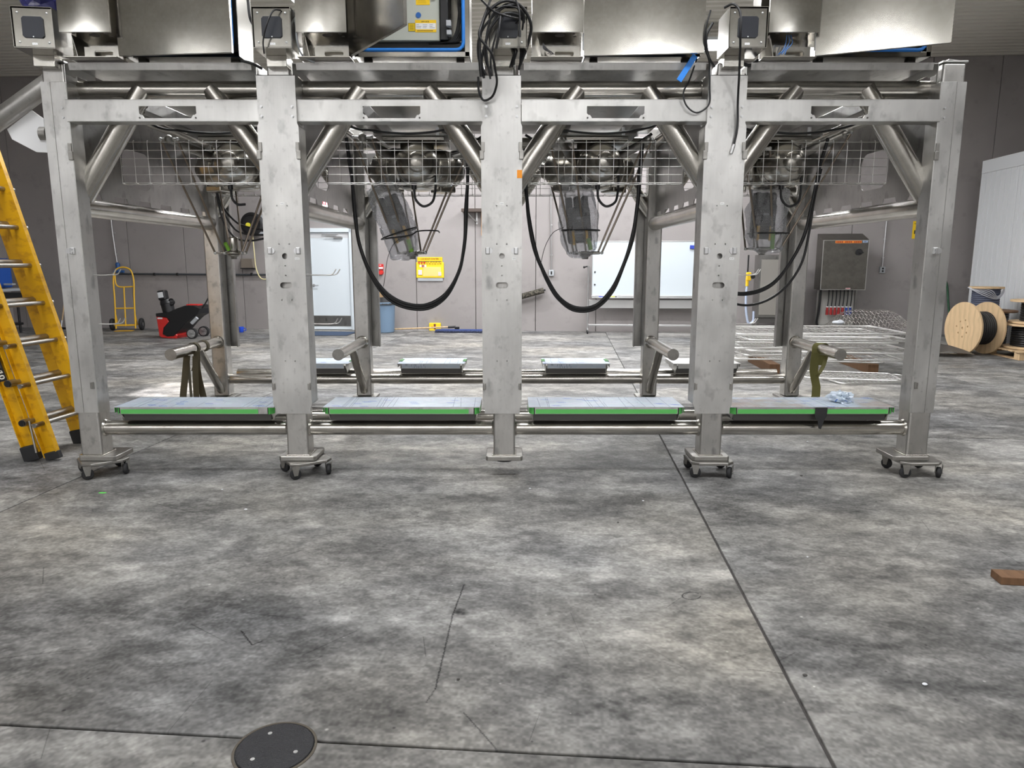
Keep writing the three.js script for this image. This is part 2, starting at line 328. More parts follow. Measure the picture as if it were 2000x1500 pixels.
// ---------- the machine frame ----------
const PX = [0, 1, 2, 3, 4].map((k) => -2.985 + 1.465 * k), BAYX = [0, 1, 2, 3].map((k) => PX[k] + 0.7325);
const DF = 4.965, DB = 7.25, POST = 0.152;          // depth of the front and rear post axes
const frame = thing('machine_frame', 'large stainless steel machine frame of square posts, pipes and beams', 'machine frame');
const baseY = 0.145;
PX.forEach((x, k) => {
  // front post: bare square tube with a foot plate
  const p = obj('post', bx(POST, 2.635, POST, x, baseY + 1.3175, -DF, 0.016), M.post, frame);
  p.userData.label = 'brushed square steel post';
  const fp = obj('foot_plate', ex([[-0.115, -0.13], [0.115, -0.13], [0.13, -0.115], [0.13, 0.115], [0.115, 0.13], [-0.115, 0.13], [-0.13, 0.115], [-0.13, -0.115]].map(([a, b]) => [k === 0 ? a + 0.045 : k === 4 ? a - 0.045 : a, b]), 0.026, [], 0.003).rotateX(-Math.PI / 2).translate(x, baseY - 0.027, -DF - 0.03), M.castAlu, frame);
  obj('weld', bx(POST + 0.022, 0.014, POST + 0.022, x, baseY + 0.004, -DF, 0.005), M.polish, fp);
  if (k === 2) obj('foot_socket', cy([x, baseY - 0.03, -DF], [x, baseY - 0.05, -DF], 0.06, 28), M.black, fp);
  // rear post
  obj('post', bx(POST, 2.635, POST, x, baseY + 1.3175, -DB, 0.016), M.post, frame);
  obj('foot_plate', bx(0.25, 0.026, 0.25, x, baseY - 0.014, -DB, 0.004), M.castAlu, frame);
  obj('levelling_foot', cy([x, 0, -DB], [x, baseY - 0.02, -DB], 0.05, 20, 0.03), M.zinc, frame);
  // side rail, front to back, and the plate that stands on it
  obj('side_rail', cy([x, 1.88, -DF + 0.0], [x, 1.88, -DB], 0.066, 28), M.pipe, frame);
  obj('top_side_rail', cy([x, 2.647, -DF - 0.1], [x, 2.647, -DB], 0.056, 24), M.pipe, frame);
  // plate: in local coordinates a = distance behind the front post, b = height
  const L = DB - DF - 0.15, pl = [[0, 1.93], [0, 2.6], [L, 2.6], [L, 1.93]];
  const n = 6, low = [];
  for (let i = 0; i < n; i++) { const c = L * (i + 0.5) / n; low.unshift([c - 0.11, 1.93], [c - 0.085, 1.985], [c + 0.085, 1.985], [c + 0.11, 1.93]); }
  const lowR = []; for (let i = n - 1; i >= 0; i--) { const c = L * (i + 0.5) / n; lowR.push([c + 0.11, 1.93], [c + 0.085, 1.985], [c - 0.085, 1.985], [c - 0.11, 1.93]); }
  const g = ex([...pl, ...lowR], 0.006, [rrect(0.81, 2.22, 0.44, 0.29, 0.1)]);
  g.rotateY(Math.PI / 2); g.translate(x, 0, -DF - 0.075);
  obj('side_plate', g, M.panel, frame);
});
// pipes that run the whole length, one length per bay
for (let k = 0; k < 4; k++) {
  const a = PX[k], b = PX[k + 1], h = POST / 2 - 0.012;
  obj('lower_pipe', cy([a + h, 0.335, -DF], [b - h, 0.335, -DF], 0.0515, 28), M.pipe, frame);
  obj('lower_pipe', cy([a, 0.335, -DF - 0.4], [b, 0.335, -DF - 0.4], 0.045, 24), M.pipe, frame);
  obj('lower_pipe', cy([a + h, 0.315, -DB], [b - h, 0.315, -DB], 0.0515, 28), M.pipe, frame);
  obj('lower_pipe', cy([a, 0.315, -DB - 0.4], [b, 0.315, -DB - 0.4], 0.045, 24), M.pipe, frame);
  obj('top_pipe', cy([a, 2.647, -DF - 0.095], [b, 2.647, -DF - 0.095], 0.058, 32), M.pipe, frame);
  obj('top_pipe', cy([a, 2.647, -DB], [b, 2.647, -DB], 0.058, 24), M.pipe, frame);
  for (const [x, s] of [[a, 1], [b, -1]]) {
    const w = cy([x + s * 0.02, 1.955, -DF - 0.095], [x + s * 0.50, 2.655, -DF - 0.095], 0.073, 32);
    obj('brace', w, M.pipe, frame);
    obj('brace', cy([x + s * 0.02, 1.955, -DB], [x + s * 0.50, 2.655, -DB], 0.06, 24), M.pipe, frame);
  }
  // weld collars where the lower pipes meet the posts
  for (const [x, s] of [[a, 1], [b, -1]]) obj('weld', cy([x + s * (POST / 2), 0.335, -DF], [x + s * (POST / 2 + 0.012), 0.335, -DF], 0.062, 28, 0.054), M.polish, frame);
  // front beam: channel with a handle opening
  const c = BAYX[k], x0 = a + (k ? 0.118 : 0.07), x1 = b - (k < 3 ? 0.118 : 0.07), d0 = 4.875;
  const hl = 0.188, ho = [[c - hl, 2.507], [c + hl, 2.507], [c + hl, 2.462], [c + hl - 0.012, 2.452], [c + hl - 0.022, 2.452], [c + hl - 0.034, 2.432], [c - hl + 0.034, 2.432], [c - hl + 0.022, 2.452], [c - hl + 0.012, 2.452], [c - hl, 2.462]].reverse();
  const bm = obj('front_beam', [ex([[x0, 2.412], [x1, 2.412], [x1, 2.547], [x0, 2.547]], 0.005, [ho], 0).translate(0, 0, -d0 - 0.005),
    bx(x1 - x0, 0.005, 0.11, (x0 + x1) / 2, 2.4125, -d0 - 0.055, 0.002), bx(x1 - x0, 0.005, 0.08, (x0 + x1) / 2, 2.5465, -d0 - 0.04, 0.002)], M.beam, frame);
  for (const s of [-1, 1]) obj('screw', cy([c + s * (hl - 0.005), 2.434, -d0], [c + s * (hl - 0.005), 2.434, -d0 + 0.003], 0.006, 10), M.groove, bm);
  obj('rear_beam', bx(b - a - 0.1, 0.13, 0.06, c, 2.48, -DB + 0.06, 0.004), M.beam, frame);
  // beams that carry the robot
  for (const s of [-1, 1]) obj('mount_beam', bx(0.08, 0.1, DB - DF - 0.1, c + s * 0.27, 2.56, -(DB + DF) / 2 - 0.04, 0.008), M.panel, frame);
  obj('roof_plate', bx(b - a - 0.16, 0.006, 1.3, c, 2.742, -6.6, 0.002), M.panel, frame);
  obj('mount_plate', bx(0.62, 0.02, 0.6, c, 2.5, -6.15, 0.004), M.panel, frame);
}
// covers over the three middle posts
for (const k of [1, 2, 3]) {
  const x = PX[k] + (k === 1 ? -0.006 : k === 2 ? -0.013 : -0.016), d = 4.845, y0 = 0.462, y1 = 2.692;
  const holes = [hole(x, 1.543, 0.019), slot(x, 1.349, 0.084, 0.04)];
  for (const [dx, y] of [[-0.034, 1.622], [0.034, 1.622], [-0.034, 1.872], [0.034, 1.872], [0, 1.478], [0, 1.415], [-0.034, 0.832], [0.034, 0.832], [-0.034, 1.25], [0.034, 1.25]]) holes.push(hole(x + dx, y, 0.0042));
  const w0 = 0.1345, w1 = 0.1255;
  const cv = obj('post_cover', [ex([[x - w0 + 0.012, y0], [x + w0 - 0.012, y0], [x + w0 - 0.012, 0.5], [x + w0, 0.53], [x + w0, 2.375], [x + w1, 2.395], [x + w1, y1], [x - w1, y1], [x - w1, 2.395], [x - w0, 2.375], [x - w0, 0.53], [x - w0 + 0.012, 0.5]], 0.004, holes).translate(0, 0, -d - 0.004),
    bx(0.004, 1.845, 0.15, x - w0 + 0.002, 1.4525, -d - 0.077, 0.001), bx(0.004, 1.845, 0.15, x + w0 - 0.002, 1.4525, -d - 0.077, 0.001),
    bx(0.004, y1 - 2.395, 0.15, x - w1 + 0.002, (y1 + 2.395) / 2, -d - 0.077, 0.001), bx(0.004, y1 - 2.395, 0.15, x + w1 - 0.002, (y1 + 2.395) / 2, -d - 0.077, 0.001), bx(2 * w1, 0.004, 0.1, x, y1 - 0.002, -d - 0.05, 0.001)], M.sheet, frame);
  cv.userData.label = 'flat brushed steel cover in front of a middle post';
  for (const s of [-1, 1]) {
    for (const y of [2.497, 2.437]) obj('bolt', [cy([x + s * 0.1, y, -d], [x + s * 0.1, y, -d + 0.006], 0.009, 12), cy([x + s * 0.1, y, -d + 0.005], [x + s * 0.1, y, -d + 0.010], 0.006, 6)], M.zinc, cv);
    // door catch at mid height: round plate with two studs
    const cx = x + s * 0.091;
    obj('door_catch', [ex([[-0.014, -0.022], [0.014, -0.022], [0.014, 0.022], [-0.014, 0.022]], 0.014, [], 0.004).translate(cx + s * 0.004, 1.578, -d), cy([cx + s * 0.004, 1.589, -d + 0.012], [cx + s * 0.004, 1.589, -d + 0.02], 0.0055, 10), cy([cx + s * 0.004, 1.567, -d + 0.012], [cx + s * 0.004, 1.567, -d + 0.02], 0.0055, 10), cy([cx - s * 0.008, 1.578, -d], [cx - s * 0.008, 1.578, -d + 0.008], 0.02, 14)], M.zinc, cv);
    // hinge brackets high and low at the edges
    obj('hinge_bracket', [bx(0.022, 0.062, 0.012, x + s * (w0 - 0.012), 2.245, -d + 0.005, 0.002), bx(0.028, 0.055, 0.02, x + s * (w0 - 0.004), 2.195, -d + 0.008, 0.003)], M.castAlu, cv);
    obj('hinge_bracket', [bx(0.014, 0.045, 0.014, x + s * (w0 - 0.014), 0.655, -d + 0.006, 0.002), cy([x + s * (w0 - 0.006), 0.63, -d + 0.006], [x + s * (w0 - 0.006), 0.68, -d + 0.006], 0.005, 8)], M.castAlu, cv);
  }
  obj('number_sticker', plate(0.026, 0.012, x, 1.887, -d + 0.0002, 0.0006), print(64, 28, (c) => { c.fillStyle = '#f4f4f2'; c.fillRect(0, 0, 64, 28); c.fillStyle = '#777'; for (let i = 0; i < 4; i++) c.fillRect(8 + i * 13, 9 + (i % 2) * 3, 8, 9); }), cv, true);
  obj('number_sticker', plate(0.03, 0.014, x + 0.083, 1.527, -d + 0.0002, 0.0006), print(64, 28, (c) => { c.fillStyle = '#f4f4f2'; c.fillRect(0, 0, 64, 28); c.fillStyle = '#888'; for (let i = 0; i < 4; i++) c.fillRect(8 + i * 13, 9 + (i % 2) * 3, 8, 9); }), cv, true);
  if (k === 2) obj('orange_tape', plate(0.034, 0.052, x + 0.118, 2.075, -d + 0.0003, 0.001), mat([0.92, 0.32, 0.02], 0.6), cv).userData.label = 'small square of orange tape';
}
// covers over the inner half of the two end posts
for (const [k, s] of [[0, 1], [4, -1]]) {
  const x = PX[k], e = DF - POST / 2;
  const cv = obj('post_cover', [bx(0.1, 2.2, 0.006, x + s * 0.03, 1.56, -e + 0.004, 0.002), bx(0.006, 2.2, 0.14, x + s * (POST / 2 + 0.004), 1.56, -e - 0.066, 0.002), bx(0.062, 2.2, 0.004, x - s * 0.055, 1.56, -e + 0.002, 0.001)], M.sheet, frame);
  obj('door_catch', [bx(0.03, 0.045, 0.016, x + s * 0.02, 1.578, -e + 0.014, 0.004), cy([x - s * 0.006, 1.578, -e + 0.006], [x - s * 0.006, 1.578, -e + 0.015], 0.02, 14), cy([x + s * 0.02, 1.589, -e + 0.02], [x + s * 0.02, 1.589, -e + 0.028], 0.0055, 10), cy([x + s * 0.02, 1.567, -e + 0.02], [x + s * 0.02, 1.567, -e + 0.028], 0.0055, 10)], M.zinc, cv);
  obj('hinge_bracket', [bx(0.022, 0.062, 0.012, x + s * 0.07, 2.245, -e + 0.012, 0.002), bx(0.028, 0.055, 0.02, x + s * 0.074, 2.195, -e + 0.014, 0.003)], M.castAlu, cv);
  obj('hinge_bracket', [bx(0.014, 0.045, 0.014, x + s * 0.055, 0.655, -e + 0.012, 0.002), cy([x + s * 0.064, 0.63, -e + 0.012], [x + s * 0.064, 0.68, -e + 0.012], 0.005, 8)], M.castAlu, cv);
  for (const y of [2.497, 2.437]) obj('bolt', cy([x + s * 0.045, y, -e + 0.006], [x + s * 0.045, y, -e + 0.013], 0.007, 10), M.zinc, cv);
  // sloping cap on top of the end post
  obj('post_cap', [bx(POST + 0.012, 0.012, POST + 0.012, x, 2.785, -DF, 0.003), bx(0.09, 0.004, 0.12, x - s * 0.01, 2.798, -DF, 0.001, 0, 0, s * 0.12)], M.sheet, frame);
}
// stub arms low on the rear posts, with a kicker below each
for (const k of [0, 1, 3, 4]) {
  const x = PX[k], d0 = DB - POST / 2;
  const st = obj('stub_arm', cy([x, 0.706, -d0], [x, 0.706, -6.17], 0.05, 28), M.pipe, frame);
  obj('end_cap', cy([x, 0.706, -6.17], [x, 0.706, -6.163], 0.0515, 28), M.castAlu, st);
  obj('weld', cy([x, 0.706, -d0], [x, 0.706, -d0 + 0.014], 0.064, 28, 0.053), M.polish, st);
  obj('kicker', cy([x, 0.205, -d0 - 0.01], [x, 0.69, -6.72], 0.04, 24), M.pipe, frame);
}
// long flat channel behind each rear post
for (const k of [0, 1, 3, 4]) obj('rear_channel', [bx(0.09, 1.55, 0.012, PX[k] + (k < 2 ? 0.11 : -0.11), 1.42, -DB - 0.09, 0.003), bx(0.012, 1.55, 0.06, PX[k] + (k < 2 ? 0.155 : -0.155), 1.42, -DB - 0.06, 0.003)], M.panel, frame);
// pairs of wire hooks at the inner side of the posts
for (const k of [0, 1, 3]) for (const y of [1.415, 1.075]) {
  const x = PX[k] + (k ? 0.14 : 0.08), z = -DF - 0.02, g = [];
  for (const o of [0, 0.022]) g.push(tb([[x - 0.02, y, z - o], [x + 0.10 + o, y, z - o], [x + 0.135 + o, y + 0.006, z - o], [x + 0.155 + o, y + 0.032, z - o], [x + 0.16 + o, y + 0.04, z - o]], 0.0038, 24, 8));
  obj('wire_hook', g, M.wire, frame);
}

// ---------- casters under four posts ----------
function dolly(k, label, turn) {
  const t = thing('caster_dolly', label, 'caster dolly', [PX[k] + (k < 2 ? 0.035 : k === 4 ? 0.02 : 0.01), 0, -DF - 0.0], turn, 'caster dollies under the machine posts');
  const s = 0.12;
  obj('plate', ex([[-s - 0.03, -s + 0.02], [-s + 0.02, -s - 0.03], [s - 0.02, -s - 0.03], [s + 0.03, -s + 0.02], [s + 0.03, s - 0.02], [s - 0.02, s + 0.03], [-s + 0.02, s + 0.03], [-s - 0.03, s - 0.02]], 0.014, [], 0.003).rotateX(-Math.PI / 2).translate(0, 0.0965, 0), M.castAlu, t);
  obj('rim', bx(2 * s - 0.01, 0.02, 2 * s - 0.01, 0, 0.092, 0, 0.006), M.castAlu, t);
  for (const [sx, sz] of [[-1, -1], [1, -1], [-1, 1], [1, 1]]) {
    const a = 0.6 * sx + 0.5 * sz, x = sx * s, z = sz * s, ca = Math.cos(a), sa = Math.sin(a);
    const w = obj('wheel', la([[0, -0.016], [0.026, -0.016], [0.036, -0.013], [0.039, -0.006], [0.039, 0.006], [0.036, 0.013], [0.026, 0.016], [0, 0.016]], 24).rotateX(Math.PI / 2).rotateY(a).translate(x, 0.039, z), M.rubber, t);
    obj('fork', [0.021, -0.021].map((o) => ex([[-0.028, 0.098], [0.028, 0.098], [0.013, 0.03], [-0.013, 0.03]], 0.003, [], 0).translate(0, 0, o - 0.0015).rotateY(a).translate(x, 0, z)).concat(cy([x + 0.025 * sa, 0.039, z + 0.025 * ca], [x - 0.025 * sa, 0.039, z - 0.025 * ca], 0.007, 10)), M.castAlu, w);
  }
  return t;
}
dolly(0, 'four-wheel caster dolly under the end post beside the yellow ladder', 0.66);
dolly(1, 'four-wheel caster dolly under the second post from the ladder', 0.6);
dolly(3, 'four-wheel caster dolly under the second post from the cable reels', -0.03);
dolly(4, 'four-wheel caster dolly under the end post nearest the cable reels', 0.02);

// ---------- film-covered step trays ----------
function tray(name, label, c, w, dFront, dBack, top, style) {
  const t = thing(name, label, 'step tray', [c, 0, 0], 0, style.rear ? 'small step trays on the rear pipes' : 'step trays on the front pipes');
  const lip = 0.047, z0 = -dFront, z1 = -dBack;
  obj('step_plate', [bx(w, 0.004, dBack - dFront, 0, top, (z0 + z1) / 2, 0.001), bx(w - 0.09, lip, 0.004, 0, top - lip / 2, z0, 0.001), bx(w - 0.09, lip, 0.004, 0, top - lip / 2, z1, 0.001),
    bx(0.004, lip * 0.8, dBack - dFront - 0.06, -w / 2 + 0.002, top - lip * 0.4, (z0 + z1) / 2, 0.001), bx(0.004, lip * 0.8, dBack - dFront - 0.06, w / 2 - 0.002, top - lip * 0.4, (z0 + z1) / 2, 0.001)], M.sheet, t);
  for (const s of [-1, 1]) obj('bracket', ex([[0, 0], [dBack - dFront - 0.03, 0], [dBack - dFront - 0.03, -0.03], [dBack - dFront - 0.09, -0.075], [0.09, -0.075], [0.06, -0.1], [0.03, -0.06], [0, -0.04]], 0.005).rotateY(Math.PI / 2).translate(s * (w / 2 - 0.03), top - 0.003, z0 - 0.01), M.sheet, t);
  obj('underside_shade_block', bx(w - 0.075, 0.052, 0.2, 0, top - 0.078, z0 - 0.15, 0.004), mat([0.10, 0.095, 0.09], 0.45, 0.6), t);  // added near-black block, its colour stands in for the shade under the tray
  obj('protective_film', bx(w - 0.004, 0.0015, dBack - dFront - 0.004, 0, top + 0.003, (z0 + z1) / 2, 0), style.film, t, false);
  if (style.filmFront) obj('protective_film', bx(w - 0.1, lip * 0.86, 0.0015, 0, top - lip * 0.46, z0 + 0.003, 0), M.filmPrint, t);
  if (style.tape) {
    const g = [bx(w - 0.10 - style.short, lip * 0.66, 0.0015, -style.short / 2, top - lip * 0.60, z0 + 0.0045, 0)];
    for (const s of style.ends) g.push(tr(bx(0.05, 0.045, 0.0015, 0, 0, 0, 0), s * (w / 2 - 0.022), top - 0.026, z0 - 0.014, 0, s * 0.9, 0), bx(0.0015, 0.04, 0.09, s * (w / 2 + 0.002), top - 0.02, z0 - 0.06, 0));
    obj('green_tape', g, M.green, t);
  }
  if (style.rear) obj('green_tape', [-1, 1].map((s) => bx(0.035, 0.012, 0.16, s * (w / 2 - 0.012), top + 0.004, (z0 + z1) / 2 - 0.03, 0)), mat([0.06, 0.20, 0.05], 0.6), t);
  return t;
}
function filmTex(dirty, s) {
  return print(1024, 512, (c, W, H) => {
    c.fillStyle = '#b9c4d0'; c.fillRect(0, 0, W, H);
    let q = s * 977 + 5; const r = () => { q = (Math.imul(q, 1103515245) + 12345) & 0x7fffffff; return q / 0x7fffffff; };
    for (let i = 0; i < 500; i++) { c.fillStyle = `rgba(${200 + r() * 40},${208 + r() * 40},${220 + r() * 30},0.10)`; c.beginPath(); c.ellipse(r() * W, r() * H, 10 + r() * 60, 6 + r() * 20, r() * 3, 0, 7); c.fill(); }
    c.strokeStyle = 'rgba(40,90,190,0.95)'; c.lineWidth = 6;
    for (let i = 0; i < 16; i++) { const x = r() * W, y = r() * H; for (let k = 0; k < 4; k++) { c.beginPath(); c.moveTo(x + k * 13, y + 24); c.lineTo(x + 22 + k * 13, y); c.stroke(); } }
    c.strokeStyle = 'rgba(60,80,110,0.7)'; c.lineWidth = 3;
    for (let i = 0; i < 14; i++) { const x = r() * W; c.beginPath(); c.moveTo(x, 0); c.lineTo(x - 30 * r(), H); c.stroke(); }
    c.strokeStyle = 'rgba(40,45,50,0.8)';
    for (let i = 0; i < 10; i++) { const x = r() * W, y = r() * H; c.beginPath(); c.moveTo(x, y); c.lineTo(x + 40 * (r() - 0.5), y + 24 * (r() - 0.5)); c.lineTo(x + 70 * (r() - 0.5), y + 20 * (r() - 0.5)); c.stroke(); }
    if (dirty) for (let i = 0; i < 260; i++) { c.fillStyle = `rgba(${150 + r() * 20},${138 + r() * 16},${126 + r() * 10},0.12)`; c.beginPath(); c.ellipse(W * (0.35 + r() * 0.6), r() * H * 0.85, 20 + r() * 90, 10 + r() * 40, r() * 3, 0, 7); c.fill(); }
  }, 0.35, { metalness: 0.15 });
}
const films = [0, 1, 2, 3].map((i) => { const m = filmTex(i === 3, i + 1); m.map.wrapS = m.map.wrapT = THREE.RepeatWrapping; m.map.repeat.set(0.9, 2.2); return m; });
M.filmPrint = films[1];
const trayLabels = ['film-covered step tray with green tape nearest the yellow ladder', 'film-covered step tray with green tape left of the middle post', 'film-covered step tray with green tape right of the middle post, small cut in film', 'dusty film-covered step tray with green tape and black flap over its edge'];
BAYX.forEach((c, k) => {
  tray('step_tray', trayLabels[k], [-2.225, -0.773, 0.66, 2.103][k], [1.12, 1.1, 1.09, 1.15][k], 4.865, 5.235, 0.502, { film: films[k], tape: true, short: [0.06, 0.03, 0, 0][k], ends: [[1, -1], [-1, 1], [-1, 1], [-1, 1]][k] });
  tray('rear_step_tray', ['small rear step tray behind the second post from the ladder', 'small rear step tray printed with blue marks, left of the middle post', 'small rear step tray with blue striped film, right of the middle post', 'bare steel rear step tray behind the second post from the reels'][k], [-2.02, -0.83, 0.66, 2.0][k], 0.69, 7.19, 7.62, 0.478, { film: k === 3 ? M.sheet : films[(k + 1) % 3], filmFront: k !== 3, rear: k !== 3 });
});
// things lying on the right-hand tray
{
  const p = at(1642, 775, 5.05);
  const g = new THREE.IcosahedronGeometry(0.075, 4), q = g.attributes.position;
  for (let i = 0; i < q.count; i++) { const v = V(q.getX(i), q.getY(i), q.getZ(i)), n = v.clone().normalize(); const k = 0.62 + 0.55 * vn(n.x * 4 + 20, n.y * 4 + n.z * 3 + 20, 64, 64, 1) + 0.35 * vn(n.x * 9 + 30, n.z * 9 + n.y * 7 + 30, 64, 64, 2) - 0.12; q.setXYZ(i, v.x * k * 1.2, Math.max(v.y * k * 0.62, -0.034), v.z * k); }
  const h = g.toNonIndexed(); h.computeVertexNormals();
  const c = obj('crumpled_film', h.translate(p.x, 0.5395, p.z), films[2]);
  tag(c, 'crumpled ball of peeled blue and silver protective film', 'plastic film');
  const f = at(1607, 800, 4.83);
  const fl2 = obj('flap', ex([[-0.043, 0.03], [0.043, 0.03], [0.04, -0.03], [0.025, -0.06], [0.005, -0.125], [-0.012, -0.118], [-0.02, -0.06], [-0.043, -0.03]], 0.002).translate(f.x, 0.474, -4.852), M.rubber);
  tag(fl2, 'torn black plastic flap hanging over the tray edge', 'plastic flap');
}

// ---------- on top of the frame ----------
// pans under the enclosures, one per bay
for (let k = 0; k < 4; k++) {
  const c = BAYX[k], x0 = PX[k] + 0.10, x1 = PX[k + 1] - 0.13;
  const t = thing('drip_pan', ['shallow steel pan with folded lip above the bay nearest the ladder', 'shallow steel pan under the wide open enclosure', 'shallow steel pan under the enclosure with the blue strip hanging', 'shallow steel pan above the bay nearest the reels'][k], 'steel pan', [0, 0, 0], 0, 'steel pans along the top of the frame');
  obj('pan', [bx(x1 - x0, 0.004, 0.62, (x0 + x1) / 2, 2.766, -5.17, 0.001), tr(bx(x1 - x0 - 0.06, 0.044, 0.004, 0, 0, 0, 0.001), (x0 + x1) / 2, 2.746, -4.852, 0.25)], M.sheet, t);
  for (const s of [0, 1]) {
    const x = s ? x1 : x0;
    obj('end_bracket', [ex([[0, 2.768], [0.03, 2.768], [0.34, 2.768], [0.34, 2.715], [0.12, 2.715], [0.1, 2.70], [0.02, 2.70], [0.0, 2.715]], 0.004).rotateY(Math.PI / 2).translate(x, 0, -4.86), tr(bx(0.004, 0.12, 0.012, 0, 0, 0, 0.001), x + 0.002, 2.70, -4.858)], M.wire, t);
  }
  obj('strut', [-0.4, 0.4].map((o) => bx(0.04, 0.06, 0.03, c + o, 2.735, -5.4, 0.003)), M.panel, t);
}
// wire mesh trays; each is one welded grid
function grid(x0, x1, y0, y1, z, nx, ny, r, wavy) {
  const g = [];
  for (let i = 0; i <= nx; i++) { const x = x0 + (x1 - x0) * i / nx; g.push(cy([x, y0, z], [x, y1, z], r, 5)); }
  for (let j = 0; j <= ny; j++) { const y = y0 + (y1 - y0) * j / ny; g.push(cy([x0, y, z - r * 1.6], [x1, y, z - r * 1.6], r, 5)); }
  return g;
}
function wireTray(label, x0, x1, y0, y1, d0, d1, step = 0.1, group) {
  const t = thing('wire_cable_tray', label, 'cable tray', [0, 0, 0], 0, 'wire mesh cable trays');
  const nx = Math.round((x1 - x0) / step), ny = Math.max(1, Math.round((y1 - y0) / 0.056)), r = 0.0022, g = grid(x0, x1, y0, y1, -d0, nx, ny, r);
  for (let i = 0; i <= nx; i++) { const x = x0 + (x1 - x0) * i / nx; g.push(tb([[x, y1, -d0], [x, y1 + 0.012, -d0 - 0.006], [x, y1 + 0.012, -d0 - 0.02]], r, 6, 5), cy([x, y0, -d0], [x, y0 - 0.008, -d1], r, 5)); }
  for (const f of [0.5, 1]) g.push(cy([x0, y0 - 0.006, -(d0 + (d1 - d0) * f)], [x1, y0 - 0.006, -(d0 + (d1 - d0) * f)], r, 5));
  g.push(tb(Array.from({ length: nx * 4 + 1 }, (_, i) => [x0 + (x1 - x0) * i / (nx * 4), y0 - 0.012 + ((i & 3) === 0 ? 0.008 : -0.002), -d0 + 0.004]), r * 1.15, nx * 8, 5));
  obj('wire_mesh', g, M.wire, t);
  return t;
}
for (let k = 0; k < 4; k++) {
  wireTray(['front wire cable tray in the bay nearest the ladder', 'front wire cable tray left of the middle post', 'front wire cable tray right of the middle post', 'front wire cable tray in the bay nearest the reels'][k], PX[k] + 0.19, PX[k + 1] - 0.19, 2.065, 2.345, 5.27, 5.33);
  wireTray(['rear wire cable tray in the bay nearest the ladder', 'rear wire cable tray left of the middle post', 'rear wire cable tray right of the middle post', 'rear wire cable tray in the bay nearest the reels'][k], PX[k] + 0.12, PX[k + 1] - 0.12, 2.14, 2.36, 6.98, 7.1);
  wireTray(['upper wire cable tray behind the top pipe nearest the ladder', 'upper wire cable tray under the wide open enclosure', 'upper wire cable tray under the enclosure with the blue strip', 'upper wire cable tray behind the top pipe nearest the reels'][k], PX[k] + 0.12, PX[k + 1] - 0.12, 2.75, 2.86, 5.6, 5.95);
}
